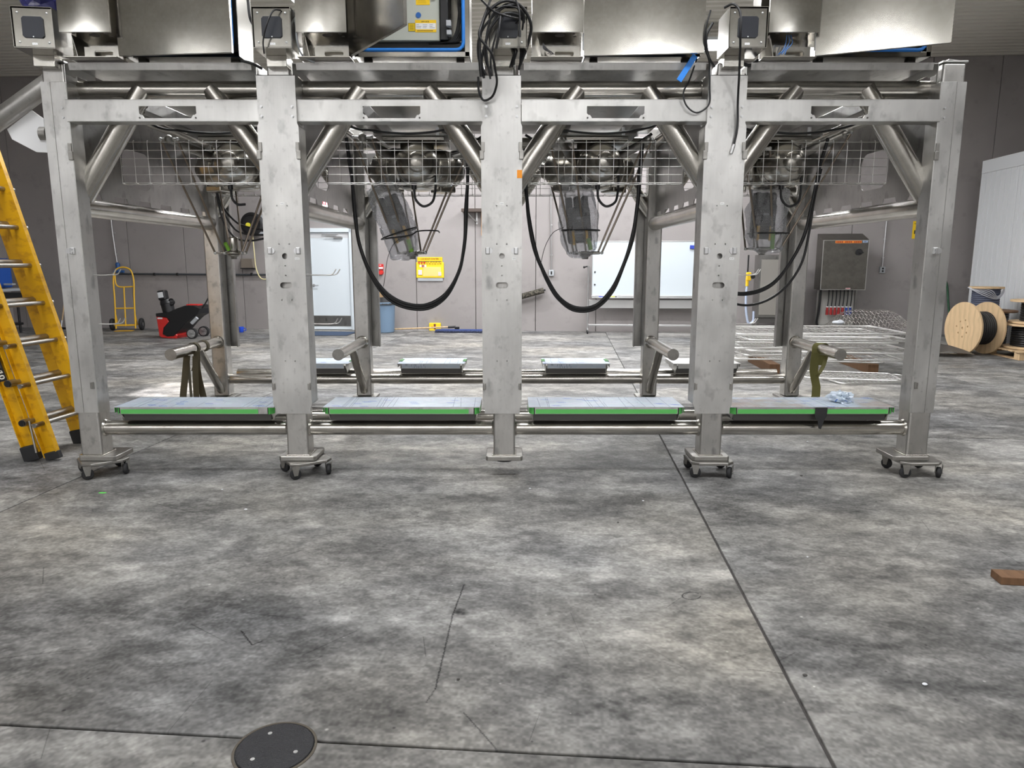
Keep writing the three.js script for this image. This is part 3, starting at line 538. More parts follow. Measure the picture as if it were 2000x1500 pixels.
// large enclosures: body, blue gasket, hinged door, insides
function bent(w, h, x, y, z, s) {          // thin sheet with the slight dishing of folded steel
  const g = new THREE.BoxGeometry(w, h, 0.0035, 20, 20, 1), p = g.attributes.position;
  for (let i = 0; i < p.count; i++) { const a = p.getX(i) / w * 2, b = p.getY(i) / h * 2; p.setZ(i, p.getZ(i) + 0.006 * (1 - a * a) * (1 - b * b) + 0.004 * (vn(a * 1.2 + 8 + s * 3, b * 1.2 + 8, 64, 64, s) - 0.5)); }
  g.computeVertexNormals(); return g.translate(x, y, z);
}
function enclosure(k, open, label) {
  const w = 0.735, h = 0.82, d = 0.26, x = BAYX[k] + 0.152, y = 2.79, D = 4.80;       // D: depth of the body's open front
  const t = thing('control_enclosure', label, 'electrical enclosure', [x, y, -D], 0, 'large control enclosures on top of the frame');
  const W = w / 2;
  obj('body', [bx(w, 0.004, d, 0, 0.002, -d / 2, 0.001), bx(w, 0.004, d, 0, h - 0.002, -d / 2, 0.001), bx(0.004, h, d, -W + 0.002, h / 2, -d / 2, 0.001), bx(0.004, h, d, W - 0.002, h / 2, -d / 2, 0.001), bx(w, h, 0.004, 0, h / 2, -d, 0.001),
    bx(w, 0.032, 0.012, 0, 0.016, -0.006, 0.003), bx(0.032, h, 0.012, -W + 0.016, h / 2, -0.006, 0.003), bx(0.032, h, 0.012, W - 0.016, h / 2, -0.006, 0.003)], M.box, t);
  const q = 0.05, gs = [[-W + 0.04, h - 0.03], [-W + 0.04, 0.04 + q], [-W + 0.04 + q, 0.04], [W - 0.04 - q, 0.04], [W - 0.04, 0.04 + q], [W - 0.04, h - 0.03]].map(([a, b]) => V(a, b, 0.002));
  const path = new THREE.CurvePath(); path.add(new THREE.LineCurve3(gs[0], gs[1])); path.add(new THREE.QuadraticBezierCurve3(gs[1], V(-W + 0.04, 0.04, 0.002), gs[2])); path.add(new THREE.LineCurve3(gs[2], gs[3])); path.add(new THREE.QuadraticBezierCurve3(gs[3], V(W - 0.04, 0.04, 0.002), gs[4])); path.add(new THREE.LineCurve3(gs[4], gs[5]));
  obj('gasket', new THREE.TubeGeometry(path, 90, 0.0115, 8, false), M.blue, t).userData.label = 'blue rubber gasket around the opening';
  obj('mounting_foot', [-0.3, 0.3].map((o) => bx(0.05, 0.022, 0.05, o, -0.010, -0.12, 0.003)), M.groove, t);
  // door: hinged at the left edge
  const door = new THREE.Group(); door.name = 'door'; door.position.set(-W - 0.004, 0, 0.016); door.rotation.y = -open; t.add(door);
  obj('door_panel', [bent(w + 0.008, h + 0.008, W, h / 2, 0.022, k), bx(w + 0.008, 0.004, 0.022, W, -0.002, 0.011, 0.001), bx(0.004, h, 0.022, w + 0.004, h / 2, 0.011, 0.001), bx(0.004, h, 0.022, 0.002, h / 2, 0.011, 0.001)], M.box, door);
  obj('hinge', [cy([-0.006, 0.03, 0.008], [-0.006, 0.13, 0.008], 0.007, 10), bx(0.012, 0.09, 0.006, 0.002, 0.08, 0.012, 0.001)], M.zinc, door);
  obj('lock', [cy([w - 0.05, 0.31, 0.023], [w - 0.05, 0.31, 0.036], 0.011, 14), bx(0.016, 0.004, 0.004, w - 0.05, 0.31, 0.037, 0.001)], M.zinc, door);
  obj('lock_sticker', plate(0.03, 0.012, w - 0.024, 0.312, 0.0241, 0.0006), print(64, 26, (c) => { c.fillStyle = '#eee'; c.fillRect(0, 0, 64, 26); c.fillStyle = '#777'; for (let i = 0; i < 4; i++) c.fillRect(8 + i * 13, 9 + (i % 2) * 3, 8, 9); }), door, true);
  // drive inside
  obj('drive_unit', [bx(0.47, 0.62, 0.17, -0.06, 0.42, -0.135, 0.006)], mat([0.48, 0.50, 0.44], 0.5), t);
  obj('dark_module', [bx(0.05, 0.62, 0.18, 0.205, 0.42, -0.12, 0.004), bx(w - 0.12, 0.07, 0.14, 0, 0.075, -0.15, 0.004)], M.black, t);
  if (k === 1) {
    obj('warning_label', plate(0.088, 0.085, 0.07, 0.365, -0.0495, 0.0008), print(256, 248, (c) => { c.fillStyle = '#f6c90e'; c.fillRect(0, 0, 256, 248); c.strokeStyle = '#9a7a00'; c.lineWidth = 3; for (let i = 0; i < 13; i++) { c.beginPath(); c.moveTo(24 + (i * 37 % 40), 24 + i * 16); c.lineTo(232 - (i * 53 % 60), 24 + i * 16); c.stroke(); } }), t, true);
    obj('nameplate', plate(0.135, 0.074, 0.085, 0.197, -0.0495, 0.0008), print(384, 210, (c) => { c.fillStyle = '#f1c40f'; c.fillRect(0, 0, 384, 210); c.fillStyle = '#e6e6e6'; c.fillRect(8, 56, 368, 104); c.fillStyle = '#222'; c.font = 'bold 34px sans-serif'; c.fillText('ORY-XCB', 110, 42); c.fillStyle = '#777'; for (let i = 0; i < 9; i++) c.fillRect(20 + (i % 3) * 120, 80 + Math.floor(i / 3) * 26, 50 + (i * 31) % 50, 7); c.fillStyle = '#4a3c08'; for (let i = 0; i < 12; i++) c.fillRect(40 + i * 24, 176, 17, 16); }), t, true);
    obj('code_label', plate(0.044, 0.05, -0.005, 0.19, -0.0495, 0.0008), print(96, 110, (c) => { c.fillStyle = '#d8b800'; c.fillRect(0, 0, 96, 110); c.strokeStyle = '#111'; c.lineWidth = 8; c.strokeRect(0, 0, 96, 110); c.lineWidth = 3; for (let i = 0; i < 5; i++) { c.beginPath(); c.moveTo(20, 26 + i * 15); c.lineTo(76, 26 + i * 15); c.stroke(); } }), t, true);
    obj('round_seal', cy([0.04, 0.262, -0.05], [0.04, 0.262, -0.0475], 0.017, 24), mat([0.02, 0.12, 0.4], 0.5), t);
    obj('push_knob', cy([0.142, 0.37, -0.05], [0.142, 0.37, -0.035], 0.014, 20), M.white, t);
    obj('terminal_block', [bx(0.03, 0.035, 0.05, 0.235, 0.2, -0.02, 0.002), bx(0.03, 0.028, 0.05, 0.237, 0.145, -0.02, 0.002)], M.grayPlastic, t);
    const g = []; for (let i = 0; i < 6; i++) g.push(tb([[0.24 + i * 0.01, 0.75, -0.1], [0.25 + 0.05 * rnd(), 0.5, -0.06 - 0.02 * i], [0.28 + 0.03 * rnd(), 0.3, -0.08], [0.25 + i * 0.012, 0.12, -0.06], [0.1 + i * 0.02, 0.1, -0.08]], 0.006, 30, 6));
    obj('internal_cable', g, M.black, t);
  }
  if (k === 3) obj('internal_cable', [tb([[0.05, 0.08, -0.03], [0.15, 0.12, -0.02], [0.22, 0.09, -0.03], [0.29, 0.13, -0.05]], 0.006, 24, 6), tb([[0.1, 0.1, -0.05], [0.2, 0.07, -0.03], [0.3, 0.2, -0.06]], 0.005, 24, 6)], M.grayPlastic, t);
  return t;
}
enclosure(0, 0.10, 'large steel enclosure nearest the ladder with door slightly ajar and blue gasket');
enclosure(1, 0.95, 'large steel enclosure with door wide open showing a grey drive inside');
enclosure(2, 0.085, 'large steel enclosure beside the cable coil with door nearly shut');
enclosure(3, 0.38, 'large steel enclosure above the reels side with door half open');
// small enclosures
for (let k = 0; k < 4; k++) {
  const x = BAYX[k] - 0.395, y = 2.91, D = 4.72, w = 0.31, h = 0.5, d = 0.16;
  const t = thing('small_enclosure', ['small dull steel enclosure nearest the ladder', 'small shiny steel enclosure left of the wide open one', 'small steel enclosure left of the nearly shut large one', 'small steel enclosure with blue wires hanging from its underside'][k], 'electrical enclosure', [x, y, -D], 0, 'small enclosures on top of the frame');
  obj('body', ex([[-w / 2, -d], [w / 2, -d], [w / 2, 0], [-w / 2, 0]], h, [], 0).rotateX(-Math.PI / 2).rotateY(Math.PI).translate(0, 0, -d), M.box, t);
  obj('door', [bx(w + 0.006, h, 0.016, 0, h / 2 - 0.004, 0.008, 0.004), bent(w + 0.004, h - 0.004, 0, h / 2 - 0.004, 0.017, k + 4)], M.box, t);
  obj('cable_opening', [cy([0.02, -0.0004, -0.06], [0.02, 0.002, -0.06], 0.032, 20), cy([0.105, -0.0004, -0.03], [0.105, 0.002, -0.03], 0.010, 12), cy([0.115, -0.0004, -0.08], [0.115, 0.002, -0.08], 0.010, 12), bx(0.02, 0.003, 0.01, -0.09, 0.001, -0.02, 0)], M.groove, t);
  obj('lock', cy([0.10, 0.235, 0.022], [0.10, 0.235, 0.034], 0.010, 12), M.zinc, t);
  obj('stand_plate', [bx(w, 0.13, 0.004, 0, -0.065, -d + 0.01, 0.001), bx(w + 0.02, 0.004, 0.16, 0, -0.135, -0.10, 0.001), ex([[-0.07, -0.133], [0.15, -0.133], [0.15, -0.06], [-0.07, -0.06]], 0.003, [slot(0.05, -0.1, 0.12, 0.04)]).translate(0, 0, -0.09), tr(bx(0.004, 0.14, 0.09, 0, 0, 0, 0.001), -0.11, -0.065, -0.1, 0, 0, 0.2)], M.box, t);
  if (k === 3) obj('blue_wire', [0, 1, 2].map((i) => tb([[-0.02 + i * 0.012, 0, -0.05], [-0.03 + i * 0.02, -0.05, -0.03], [-0.05 + i * 0.01, -0.10, -0.02], [-0.08 + 0.02 * i, -0.125, -0.01]], 0.0028, 24, 6)), mat([0.03, 0.14, 0.42], 0.5), t);
  if (k === 2) obj('wire_bundle', Array.from({ length: 7 }, (_, i) => tb([[-0.09, -0.05, -0.03], [-0.085 + 0.004 * i, -0.09, -0.02], [-0.07 + rr(-0.02, 0.05), -0.115, -0.01 + rr(-0.01, 0.02)], [-0.05 + rr(-0.03, 0.06), -0.128, rr(-0.02, 0.02)]], 0.0018, 20, 5)), M.black, t);
}
// junction boxes with a black panel, one over each of the first four posts
for (let k = 0; k < 4; k++) {
  const x = PX[k] + [0.045, 0.045, 0.03, 0.04][k], y = 2.805, D = 4.66, w = 0.235, h = 0.235, d = 0.24;
  const t = thing('junction_box', ['square junction box with black panel over the end post by the ladder', 'square junction box with black panel over the second post', 'square junction box with black panel behind the coil of black cables', 'square junction box with black panel and one long hanging cable'][k], 'junction box', [x, y, -D], k === 0 ? 0.12 : 0, 'junction boxes with black panels over the posts');
  obj('body', [bx(w, 0.003, d, 0, h, -d / 2, 0.001), bx(0.003, h, d, -w / 2, h / 2, -d / 2, 0.001), bx(0.003, h, d, w / 2, h / 2, -d / 2, 0.001), bx(w, h, 0.003, 0, h / 2, -d, 0.001), tr(bx(w, 0.003, d, 0, 0, 0, 0.001), 0, 0.0, -d / 2, 0, 0, 0)], M.box, t);
  const f = obj('face_plate', [bx(w - 0.012, h - 0.014, 0.004, 0, h / 2, -0.012, 0.002)], M.box, t);
  const s = 0.062, b = 0.062;
  obj('black_panel', ex([[-s + 0.012, -b], [s - 0.012, -b], [s, -b + 0.012], [s, b - 0.012], [s - 0.012, b], [-s + 0.012, b], [-s, b - 0.012], [-s, -b + 0.012]], 0.007, [], 0.0015).translate(0, h / 2 + 0.002, -0.0095), M.blackPanel, t);
  for (const [a, c] of [[-1, -1], [1, -1], [-1, 1], [1, 1]]) obj('screw', sp(0.007, a * 0.085, h / 2 + c * 0.085, -0.010, 10, 6), M.zinc, f);
  obj('indicator', sp(0.0045, 0, h / 2 - 0.054, -0.002, 8, 6), M.white, t);
  obj('number_sticker', plate(0.03, 0.012, 0.0, 0.025, -0.0097, 0.0006), print(64, 28, (c) => { c.fillStyle = '#eee'; c.fillRect(0, 0, 64, 28); c.fillStyle = '#888'; for (let i = 0; i < 4; i++) c.fillRect(8 + i * 13, 9 + (i % 2) * 3, 8, 9); }), t, true);
  obj('neck', bx(0.13, 0.07, 0.14, -0.03, -0.035, -0.23, 0.004), M.box, t);
}
// coil of black cable over the middle post
{
  const g = [], cx = PX[2] + 0.04;
  const P = (u, v, d) => at(u, v, d);
  const coil = (o) => [P(948 + o, 150, 4.60), P(940 + o, 115, 4.58), P(944 + o, 70, 4.56), P(962 + o, 30, 4.55), P(988, 8 + o, 4.56), P(1015, 14 + o, 4.6), P(1024 - o, 45, 4.66), P(1020 - o, 90, 4.72), P(1012 - o, 130, 4.78)];
  for (let i = 0; i < 6; i++) g.push(tb(coil(i * 5 - 8).map((p, j) => p.add(V(0.016 * Math.sin(i * 2.3 + j * 1.3), 0.014 * Math.sin(i * 1.7 + j * 0.9), -0.012 * (i % 3)))), [0.0095, 0.007, 0.008, 0.006, 0.0075, 0.006][i], 70, 8));
  const t = thing('cable_coil', 'coil of black cables slung over the middle junction box', 'cable');
  obj('coil', g, M.black, t);
  obj('loose_loop', tb([P(958, 0, 4.6), P(940, 50, 4.5), P(936, 70, 4.48), P(960, 105, 4.52), P(968, 140, 4.6), P(970, 165, 4.7), P(960, 190, 4.78), P(945, 196, 4.80), P(936, 180, 4.79), P(934, 150, 4.78)], 0.0075, 80, 8), M.black, t);
  obj('loose_loop', [tb([P(940, 0, 4.6), P(965, 22, 4.52), P(1000, 34, 4.52), P(1014, 36, 4.6)], 0.006, 40, 8), tb([P(1008, 0, 4.55), P(1014, 20, 4.52), P(1015, 60, 4.52)], 0.006, 30, 8), cy(P(1015, 60, 4.52), P(1015, 72, 4.52), 0.009, 10), tb([P(978, 28, 4.52), P(974, 60, 4.5), P(969, 95, 4.52)], 0.008, 30, 8)], M.black, t);
}
// single cables hanging from the junction boxes
tag(obj('hanging_cable', [tb([at(1415, 15, 4.62), at(1432, 8, 4.58), at(1445, 22, 4.55), at(1446, 70, 4.55), at(1444, 140, 4.7), at(1441, 200, 4.80), at(1440, 250, 4.82), at(1433, 285, 4.825)], 0.0075, 80, 8)], M.black), 'long black cable hanging down the cover below the right junction box', 'cable');
tag(obj('cable_plug', [cy(at(1434, 282, 4.825), at(1428, 300, 4.825), 0.010, 12)], M.zinc), 'metal plug at the end of the long hanging cable', 'plug');
tag(obj('hanging_cable', [tb([at(1388, 20, 4.66), at(1380, 50, 4.66), at(1376, 90, 4.7), at(1385, 120, 4.8), at(1386, 170, 4.82), at(1384, 205, 4.83), at(1360, 220, 4.83), at(1340, 205, 4.83), at(1335, 180, 4.83), at(1345, 160, 4.84), at(1362, 112, 4.86)], 0.0055, 90, 8)], M.black), 'thin black cable looping in front of the beam beside the right junction box', 'cable');
tag(obj('hanging_cable', [tb([at(516, 105, 4.64), at(514, 80, 4.62), at(522, 45, 4.6), at(535, 20, 4.62), at(548, 20, 4.66)], 0.005, 40, 8)], M.black), 'thin black cable across the face of the second junction box', 'cable');
tag(obj('hanging_cable', [tb([at(570, 20, 4.8), at(578, 50, 4.72), at(580, 80, 4.72), at(592, 110, 4.78), at(615, 122, 4.82)], 0.006, 40, 8)], M.grayPlastic), 'grey cable curving down beside the second junction box', 'cable');
tag(obj('hanging_cable', [tb([at(484, 0, 4.75), at(490, 40, 4.75), at(505, 62, 4.78)], 0.009, 30, 8), tb([at(470, 118, 4.8), at(492, 124, 4.82), at(512, 134, 4.86)], 0.009, 30, 8)], M.black), 'short black cables between the left large enclosure and second junction box', 'cable');
tag(obj('hanging_cable', [tb([at(1392, 45, 4.8), at(1380, 70, 4.78), at(1384, 110, 4.8), at(1395, 130, 4.86)], 0.008, 40, 8), tb([at(1440, 118, 4.85), at(1462, 128, 4.86), at(1480, 118, 4.9)], 0.012, 30, 8)], M.black), 'black cables tucked behind the right junction box', 'cable');
{ // blue strip hanging from the third enclosure
  const a = at(1358, 108, 4.76), b = at(1326, 158, 4.76), d = b.clone().sub(a);
  const s = obj('gasket_strip', bx(0.036, d.length(), 0.008, 0, 0, 0, 0.003, 0, 0, Math.atan2(d.x, -d.y)).translate((a.x + b.x) / 2, (a.y + b.y) / 2, -4.76), M.blue);
  tag(s, 'loose strip of blue gasket hanging below the third enclosure', 'gasket strip');
}
{ // arm and guard plate outside the left end post
  const t = thing('side_guard', 'grey tube arm with pale plastic guard plate outside the left post', 'machine guard');
  const a = at(100, 160, 5.0), b = at(-40, 261, 5.0);
  obj('arm', cy(a, b, 0.062, 24), M.post, t);
  const pts = [[12, 252], [60, 215], [84, 232], [92, 298], [70, 297], [22, 272]].map(([u, v]) => { const p = at(u, v, 5.0); return [p.x, p.y]; });
  obj('guard_plate', ex(pts.reverse(), 0.012, [], 0.002).translate(0, 0, -5.02), mat([0.66, 0.66, 0.66], 0.4), t);
  obj('knuckle', cy(at(82, 262, 5.03), at(95, 262, 5.03), 0.05, 18), M.castAlu, t);
}

{ // dark blue sheet bunched on the first junction box
  const p = at(80, -8, 4.78), g = new THREE.IcosahedronGeometry(0.11, 4), q = g.attributes.position;
  for (let i = 0; i < q.count; i++) { const x = q.getX(i), y = q.getY(i), z = q.getZ(i), k = 0.75 + 0.5 * vn(x * 18 + 30, y * 18 + z * 12 + 30, 64, 64, 2); q.setXYZ(i, x * k * 1.1, Math.max(y * k * 0.9, -0.075), z * k); }
  g.computeVertexNormals();
  tag(obj('blue_sheet', g.translate(p.x, 3.117, p.z), mat([0.02, 0.02, 0.10], 0.35)), 'bunched dark blue plastic sheet on top of the left junction box', 'plastic sheet');
}

// ---------- delta robots ----------
function blob(cx, cy0, cz, a, b, c, amp, freq, s, tilt = 0) {        // lumpy bag: a rounded box pushed in and out
  const g = new THREE.BoxGeometry(2, 2, 2, 36, 60, 24), p = g.attributes.position;
  for (let i = 0; i < p.count; i++) {
    const v = V(p.getX(i), p.getY(i), p.getZ(i)), n = v.clone().normalize(); v.lerp(n.clone().multiplyScalar(1.25), 0.42);
    const k = 1 + amp * (vn(n.x * freq + 40, n.y * freq + n.z * 2 + 40, 128, 128, s) + 0.6 * vn(n.y * freq * 2 + 50, n.z * freq * 2 + n.x * 3 + 50, 128, 128, s + 1) - 0.8);
    const w = 0.07 * (Math.abs(vn(n.x * 9 + v.y * 5 + 60, v.y * 11 + n.z * 6 + 60, 128, 128, s + 2) - 0.5) + 0.6 * Math.abs(vn(n.x * 23 + 70, v.y * 25 + n.z * 11 + 70, 128, 128, s) - 0.5)); p.setXYZ(i, v.x * a * (k - w), v.y * b * (1 + (k - 1) * 0.4), v.z * c * (k - 2 * w));
  }
  g.computeVertexNormals();
  return tr(g, cx, cy0, cz, 0, 0, tilt);
}
M.wrap = phys([0.95, 0.96, 0.98], 0.16, 0, { transmission: 0.75, thickness: 0, ior: 1.4, bumpMap: rep(T.bubble, 8), bumpScale: 0.012, clearcoat: 1, clearcoatRoughness: 0.15, side: THREE.DoubleSide });
function robot(k, o) {
  const cx = BAYX[k], cz = -6.15, t = thing('delta_robot', o.label, 'delta robot', [0, 0, 0], 0, 'delta robots hung in the frame');
  obj('base', [la([[0, 2.09], [0.10, 2.095], [0.15, 2.12], [0.165, 2.18], [0.165, 2.3], [0.15, 2.36], [0.14, 2.4], [0.14, 2.49], [0, 2.49]], 40).translate(cx, 0, cz), bx(0.5, 0.03, 0.5, cx, 2.475, cz, 0.006)], M.polish, t);
  const az = [0.12, -1.92, 2.25];
  az.forEach((a, i) => {
    const d = V(Math.sin(a), 0, Math.cos(a)), len = 0.33;
    const m = obj('motor_housing', aim(la([[0, 0], [0.14, 0], [0.162, 0.02], [0.168, 0.05], [0.168, 0.16], [0.163, 0.205], [0.150, 0.245], [0.128, 0.28], [0.100, 0.304], [0.082, 0.312], [0.078, 0.32], [0.077, 0.334], [0.066, 0.350], [0.042, 0.361], [0, 0.365]], 44), V(cx + d.x * 0.09, 2.275, cz + d.z * 0.09), d), M.polish, t);
    obj('housing_band', aim(la([[0.166, 0.105], [0.173, 0.108], [0.173, 0.122], [0.166, 0.125]], 44), V(cx + d.x * 0.09, 2.275, cz + d.z * 0.09), d), M.pipe, m);
    if (i === 0) {
      obj('gland', cy([cx + d.x * 0.3 - 0.03, 2.075, cz + d.z * 0.3], [cx + d.x * 0.3 - 0.03, 2.135, cz + d.z * 0.3], 0.02, 14), M.black, m);
      const z = cz + d.z * 0.3, x = cx + d.x * 0.3 - 0.03;
      if (k) obj('motor_cable', tb([[x, 2.08, z], [x + 0.01, 2.0, z], [x + 0.07, 1.945, z], [x + 0.14, 1.975, z], [x + 0.165, 2.06, z - 0.02], [x + 0.17, 2.2, z - 0.05]], 0.010, 50, 8), M.black, m);
      else obj('motor_cable', tb([[x, 2.08, z], [x + 0.01, 2.0, z], [x + 0.05, 1.96, z], [x + 0.11, 1.96, z]], 0.010, 40, 8), M.black, m);
    } else obj('side_skirt', bx(0.16, 0.05, 0.16, cx + d.x * 0.25, 2.115, cz + d.z * 0.25, 0.012, 0, a), M.polish, m);
  });
  const pf = A(o.platform);
  // tips: [point, half spread at the tip (vector)]
  o.tips.forEach(([tip, spread, pOff], i) => {
    const a = az[[1, 2, 0][i]], root = V(cx + Math.sin(a) * 0.16, 2.32, cz + Math.cos(a) * 0.16), mid = A(tip);
    const arm = obj('upper_arm', [cy(root, mid, 0.042, 18, 0.026), sp(0.034, mid.x, mid.y, mid.z, 14, 8)], M.castAlu, t);
    const S = V(...spread), e = pf.clone().add(V(...pOff));
    obj('arm_shaft', cy(mid.clone().add(S), mid.clone().sub(S), 0.011, 10), M.wire, arm);
    for (const s of [-1, 1]) {
      const p = mid.clone().addScaledVector(S, s), q = e.clone().addScaledVector(S, s * 0.62);
      const r = obj('rod', cy(p, q, 0.0085, 10), M.rod, t);
      obj('ball_joint', [sp(0.015, p.x, p.y, p.z, 10, 8), sp(0.014, q.x, q.y, q.z, 10, 8)], M.zinc, r);
    }
  });
  // moving platform: ring with three lugs and a tool flange
  const y = pf.y;
  obj('platform', [la([[0.03, -0.012], [0.062, -0.012], [0.066, 0.0], [0.062, 0.014], [0.03, 0.014]], 28).translate(pf.x, y, pf.z), ...o.tips.map(([, , w]) => cy([pf.x, y, pf.z], [pf.x + w[0], y, pf.z + w[2]], 0.018, 10, 0.012)), ...o.tips.map(([, S, w]) => cy([pf.x + w[0] - S[0] * 0.62, y, pf.z + w[2] - S[2] * 0.62], [pf.x + w[0] + S[0] * 0.62, y, pf.z + w[2] + S[2] * 0.62], 0.009, 8))], M.polish, t);
  obj('tool_flange', la([[0, -0.052], [0.026, -0.052], [0.03, -0.03], [0.046, -0.028], [0.046, -0.01], [0, -0.01]], 24).translate(pf.x, y, pf.z), M.castAlu, t);
  if (o.spindle) obj('spindle_cap', la([[0, 0.135], [0.034, 0.132], [0.041, 0.122], [0.049, 0.0], [0, 0]], 26).translate(pf.x, y, pf.z), M.polish, t);
  else {
    const b = o.tool, h = b.h;
    obj('gripper', [bx(b.w, h * 0.7, 0.10, 0, 0, 0, 0.02), ...[-1, 0, 1].map((s) => bx(b.w * 0.28, h * 0.25, 0.09, s * b.w * 0.33, h * 0.43, 0, 0.02))].map((g) => tr(g, b.p.x, b.p.y, b.p.z, 0, 0, b.tilt)), M.black, t);
    obj('yellow_finger', [-1, 1].map((s) => tr(bx(0.022, h * 0.28, 0.03, s * b.w * 0.28, -h * 0.24, 0.055, 0.004), b.p.x, b.p.y, b.p.z, 0, 0, b.tilt)), mat([0.72, 0.42, 0.02], 0.5), t);
    obj('label_tag', tr(bx(0.045, 0.02, 0.004, 0.005, h * 0.13, 0.053, 0.001), b.p.x, b.p.y, b.p.z, 0, 0, b.tilt), M.grayPlastic, t);
    const gp = A(o.greenTape[0]), gq = A(o.greenTape[1]);
    obj('green_tape', cy(gp, gq, 0.018, 8), mat([0.22, 0.48, 0.05], 0.6), t);
  }
  if (o.spindle) obj('green_tape', cy(...o.greenTape.map(A), 0.016, 8), mat([0.22, 0.48, 0.05], 0.6), t);
  return t;
}
const R = [
  { label: 'bare delta robot with chrome spindle in the bay nearest the ladder', platform: at(457, 494, 6.15), spindle: true, greenTape: [at(440, 475, 6.02), at(447, 488, 6.06)],
    tips: [[at(330, 272, 5.72), [-0.064, 0, 0.0], [-0.10, 0, 0.05]], [at(556, 272, 6.35), [0.0, 0, 0.07], [0.10, 0, 0.04]], [at(432, 285, 6.75), [0.085, 0, 0], [-0.01, 0, -0.09]]] },
  { label: 'delta robot with tilted bubble-wrapped gripper left of the middle post', platform: at(806, 494, 6.15), greenTape: [at(797, 468, 6.03), at(804, 492, 6.03)], tool: { w: 0.17, h: 0.42, tilt: 0.34, p: at(776, 436, 6.08) },
    tips: [[at(708, 268, 5.75), [-0.07, 0, 0.0], [-0.07, 0, 0.05]], [at(907, 300, 6.25), [0.03, 0, 0.07], [0.10, 0, 0.03]], [at(780, 285, 6.75), [0.05, 0, 0], [0.03, 0, -0.09]]] },
  { label: 'delta robot with upright bubble-wrapped gripper right of the middle post', platform: at(1143, 494, 6.15), greenTape: [at(1149, 466, 6.03), at(1154, 488, 6.03)], tool: { w: 0.2, h: 0.42, tilt: 0.1, p: at(1130, 440, 6.1) },
    tips: [[at(1096, 276, 5.75), [-0.085, 0, 0.0], [-0.05, 0, 0.05]], [at(1266, 275, 6.1), [0.02, 0, 0.07], [0.12, 0, 0.03]], [at(1074, 300, 6.65), [0.06, 0, 0], [-0.10, 0, -0.07]]] },
  { label: 'delta robot with bubble-wrapped gripper in the bay nearest the reels', platform: at(1488, 486, 6.15), greenTape: [at(1510, 452, 6.03), at(1508, 486, 6.03)], tool: { w: 0.19, h: 0.42, tilt: -0.03, p: at(1490, 432, 6.1) },
    tips: [[at(1479, 290, 5.8), [-0.10, 0, 0.0], [-0.0, 0, 0.08]], [at(1650, 262, 6.05), [0.02, 0, 0.07], [0.12, 0, 0.03]], [at(1452, 300, 6.65), [0.06, 0, 0], [-0.08, 0, -0.07]]] },
];
R.forEach((o, k) => robot(k, o));
[[1, 768, 430, 0.175, 0.33, 0.10, 0.33], [2, 1130, 424, 0.185, 0.335, 0.11, 0.11], [3, 1497, 430, 0.195, 0.28, 0.11, -0.04]].forEach(([k, u, v, a, b, c, tilt], i) => {
  const p = at(u, v, 6.09);
  const o = thing('bubble_wrap', ['tilted sheet of bubble wrap around the gripper left of the middle post', 'upright sleeve of bubble wrap around the gripper right of the middle post', 'bubble wrap sleeve around the gripper nearest the reels'][i], 'bubble wrap', [0, 0, 0], 0, 'bubble wrap around robot grippers');
  obj('wrap', blob(p.x, p.y, p.z, a * 0.74, b * 0.92, c, 0.32, 2.2, i, tilt), M.wrap, o);
  const q = at(u + (k === 1 ? 12 : 4), v + 26, 6.09), L = a * 0.86;
  obj('black_tie', tb(Array.from({ length: 24 }, (_, j) => { const w = j / 24 * Math.PI * 2; return [q.x + Math.cos(w) * L, q.y + Math.cos(w) * (k === 1 ? 0.05 : 0), q.z + Math.sin(w) * (c + 0.025)]; }), 0.006, 60, 8, true), M.black, o);
});
// thin black ties reaching away from the wraps
tag(obj('cable_tie', tb([at(752, 466, 5.97), at(785, 462, 5.97), at(805, 458, 5.98), at(815, 452, 6.0), at(855, 451, 6.1), at(858, 454, 6.15)], 0.006, 40, 8), M.black), 'black tie stretched from the tilted wrap to the rods', 'cable tie');
tag(obj('loose_wire', tb([at(785, 463, 5.97), at(768, 478, 5.97), at(757, 505, 5.97), at(752, 540, 5.97), at(749, 560, 5.97)], 0.0025, 40, 6), M.black), 'thin black wire hanging from the tilted bubble wrap', 'wire');
tag(obj('loose_wire', tb([at(1101, 444, 5.97), at(1082, 453, 5.97), at(1070, 470, 5.97), at(1062, 490, 5.97), at(1057, 512, 5.97)], 0.003, 40, 6), M.black), 'thin black wire hanging from the upright bubble wrap', 'wire');

// ---------- heavy cable loops ----------
function cableLoop(label, pts, d, offs, r) {
  const t = thing('cable_loop', label, 'cable', [0, 0, 0], 0, 'heavy black cable loops between the posts');
  for (const [i, [ou, ov, od, sag]] of offs.entries()) obj('cable', tb(pts.map(([u, v], j) => at(u + ou * Math.sin(j * 1.7 + i), v + ov + sag * Math.sin(Math.PI * j / (pts.length - 1)), d + od)), r, 90, 10), M.black, t);
  return t;
}
cableLoop('heavy black cable loop hanging in the bay left of the middle post', [[676, 270], [684, 320], [690, 370], [694, 430], [702, 480], [725, 535], [760, 580], [795, 597], [835, 598], [870, 578], [895, 535], [906, 480], [911, 410], [914, 340], [912, 270]], 5.85, [[0, 0, 0, 0], [1.5, 0, 0.02, 5], [1, -1, -0.02, -3], [2, 0, 0.03, -4]], 0.0115);
cableLoop('heavy black cable loop hanging in the bay right of the middle post', [[1024, 290], [1027, 350], [1033, 420], [1045, 490], [1068, 545], [1095, 585], [1125, 603], [1160, 600], [1192, 570], [1216, 525], [1234, 465], [1244, 400], [1250, 340], [1256, 280]], 5.85, [[0, 0, 0, 0], [2, 0, 0.02, 4], [1, 0, -0.02, -3], [2.5, 0, 0.03, 2]], 0.0115);
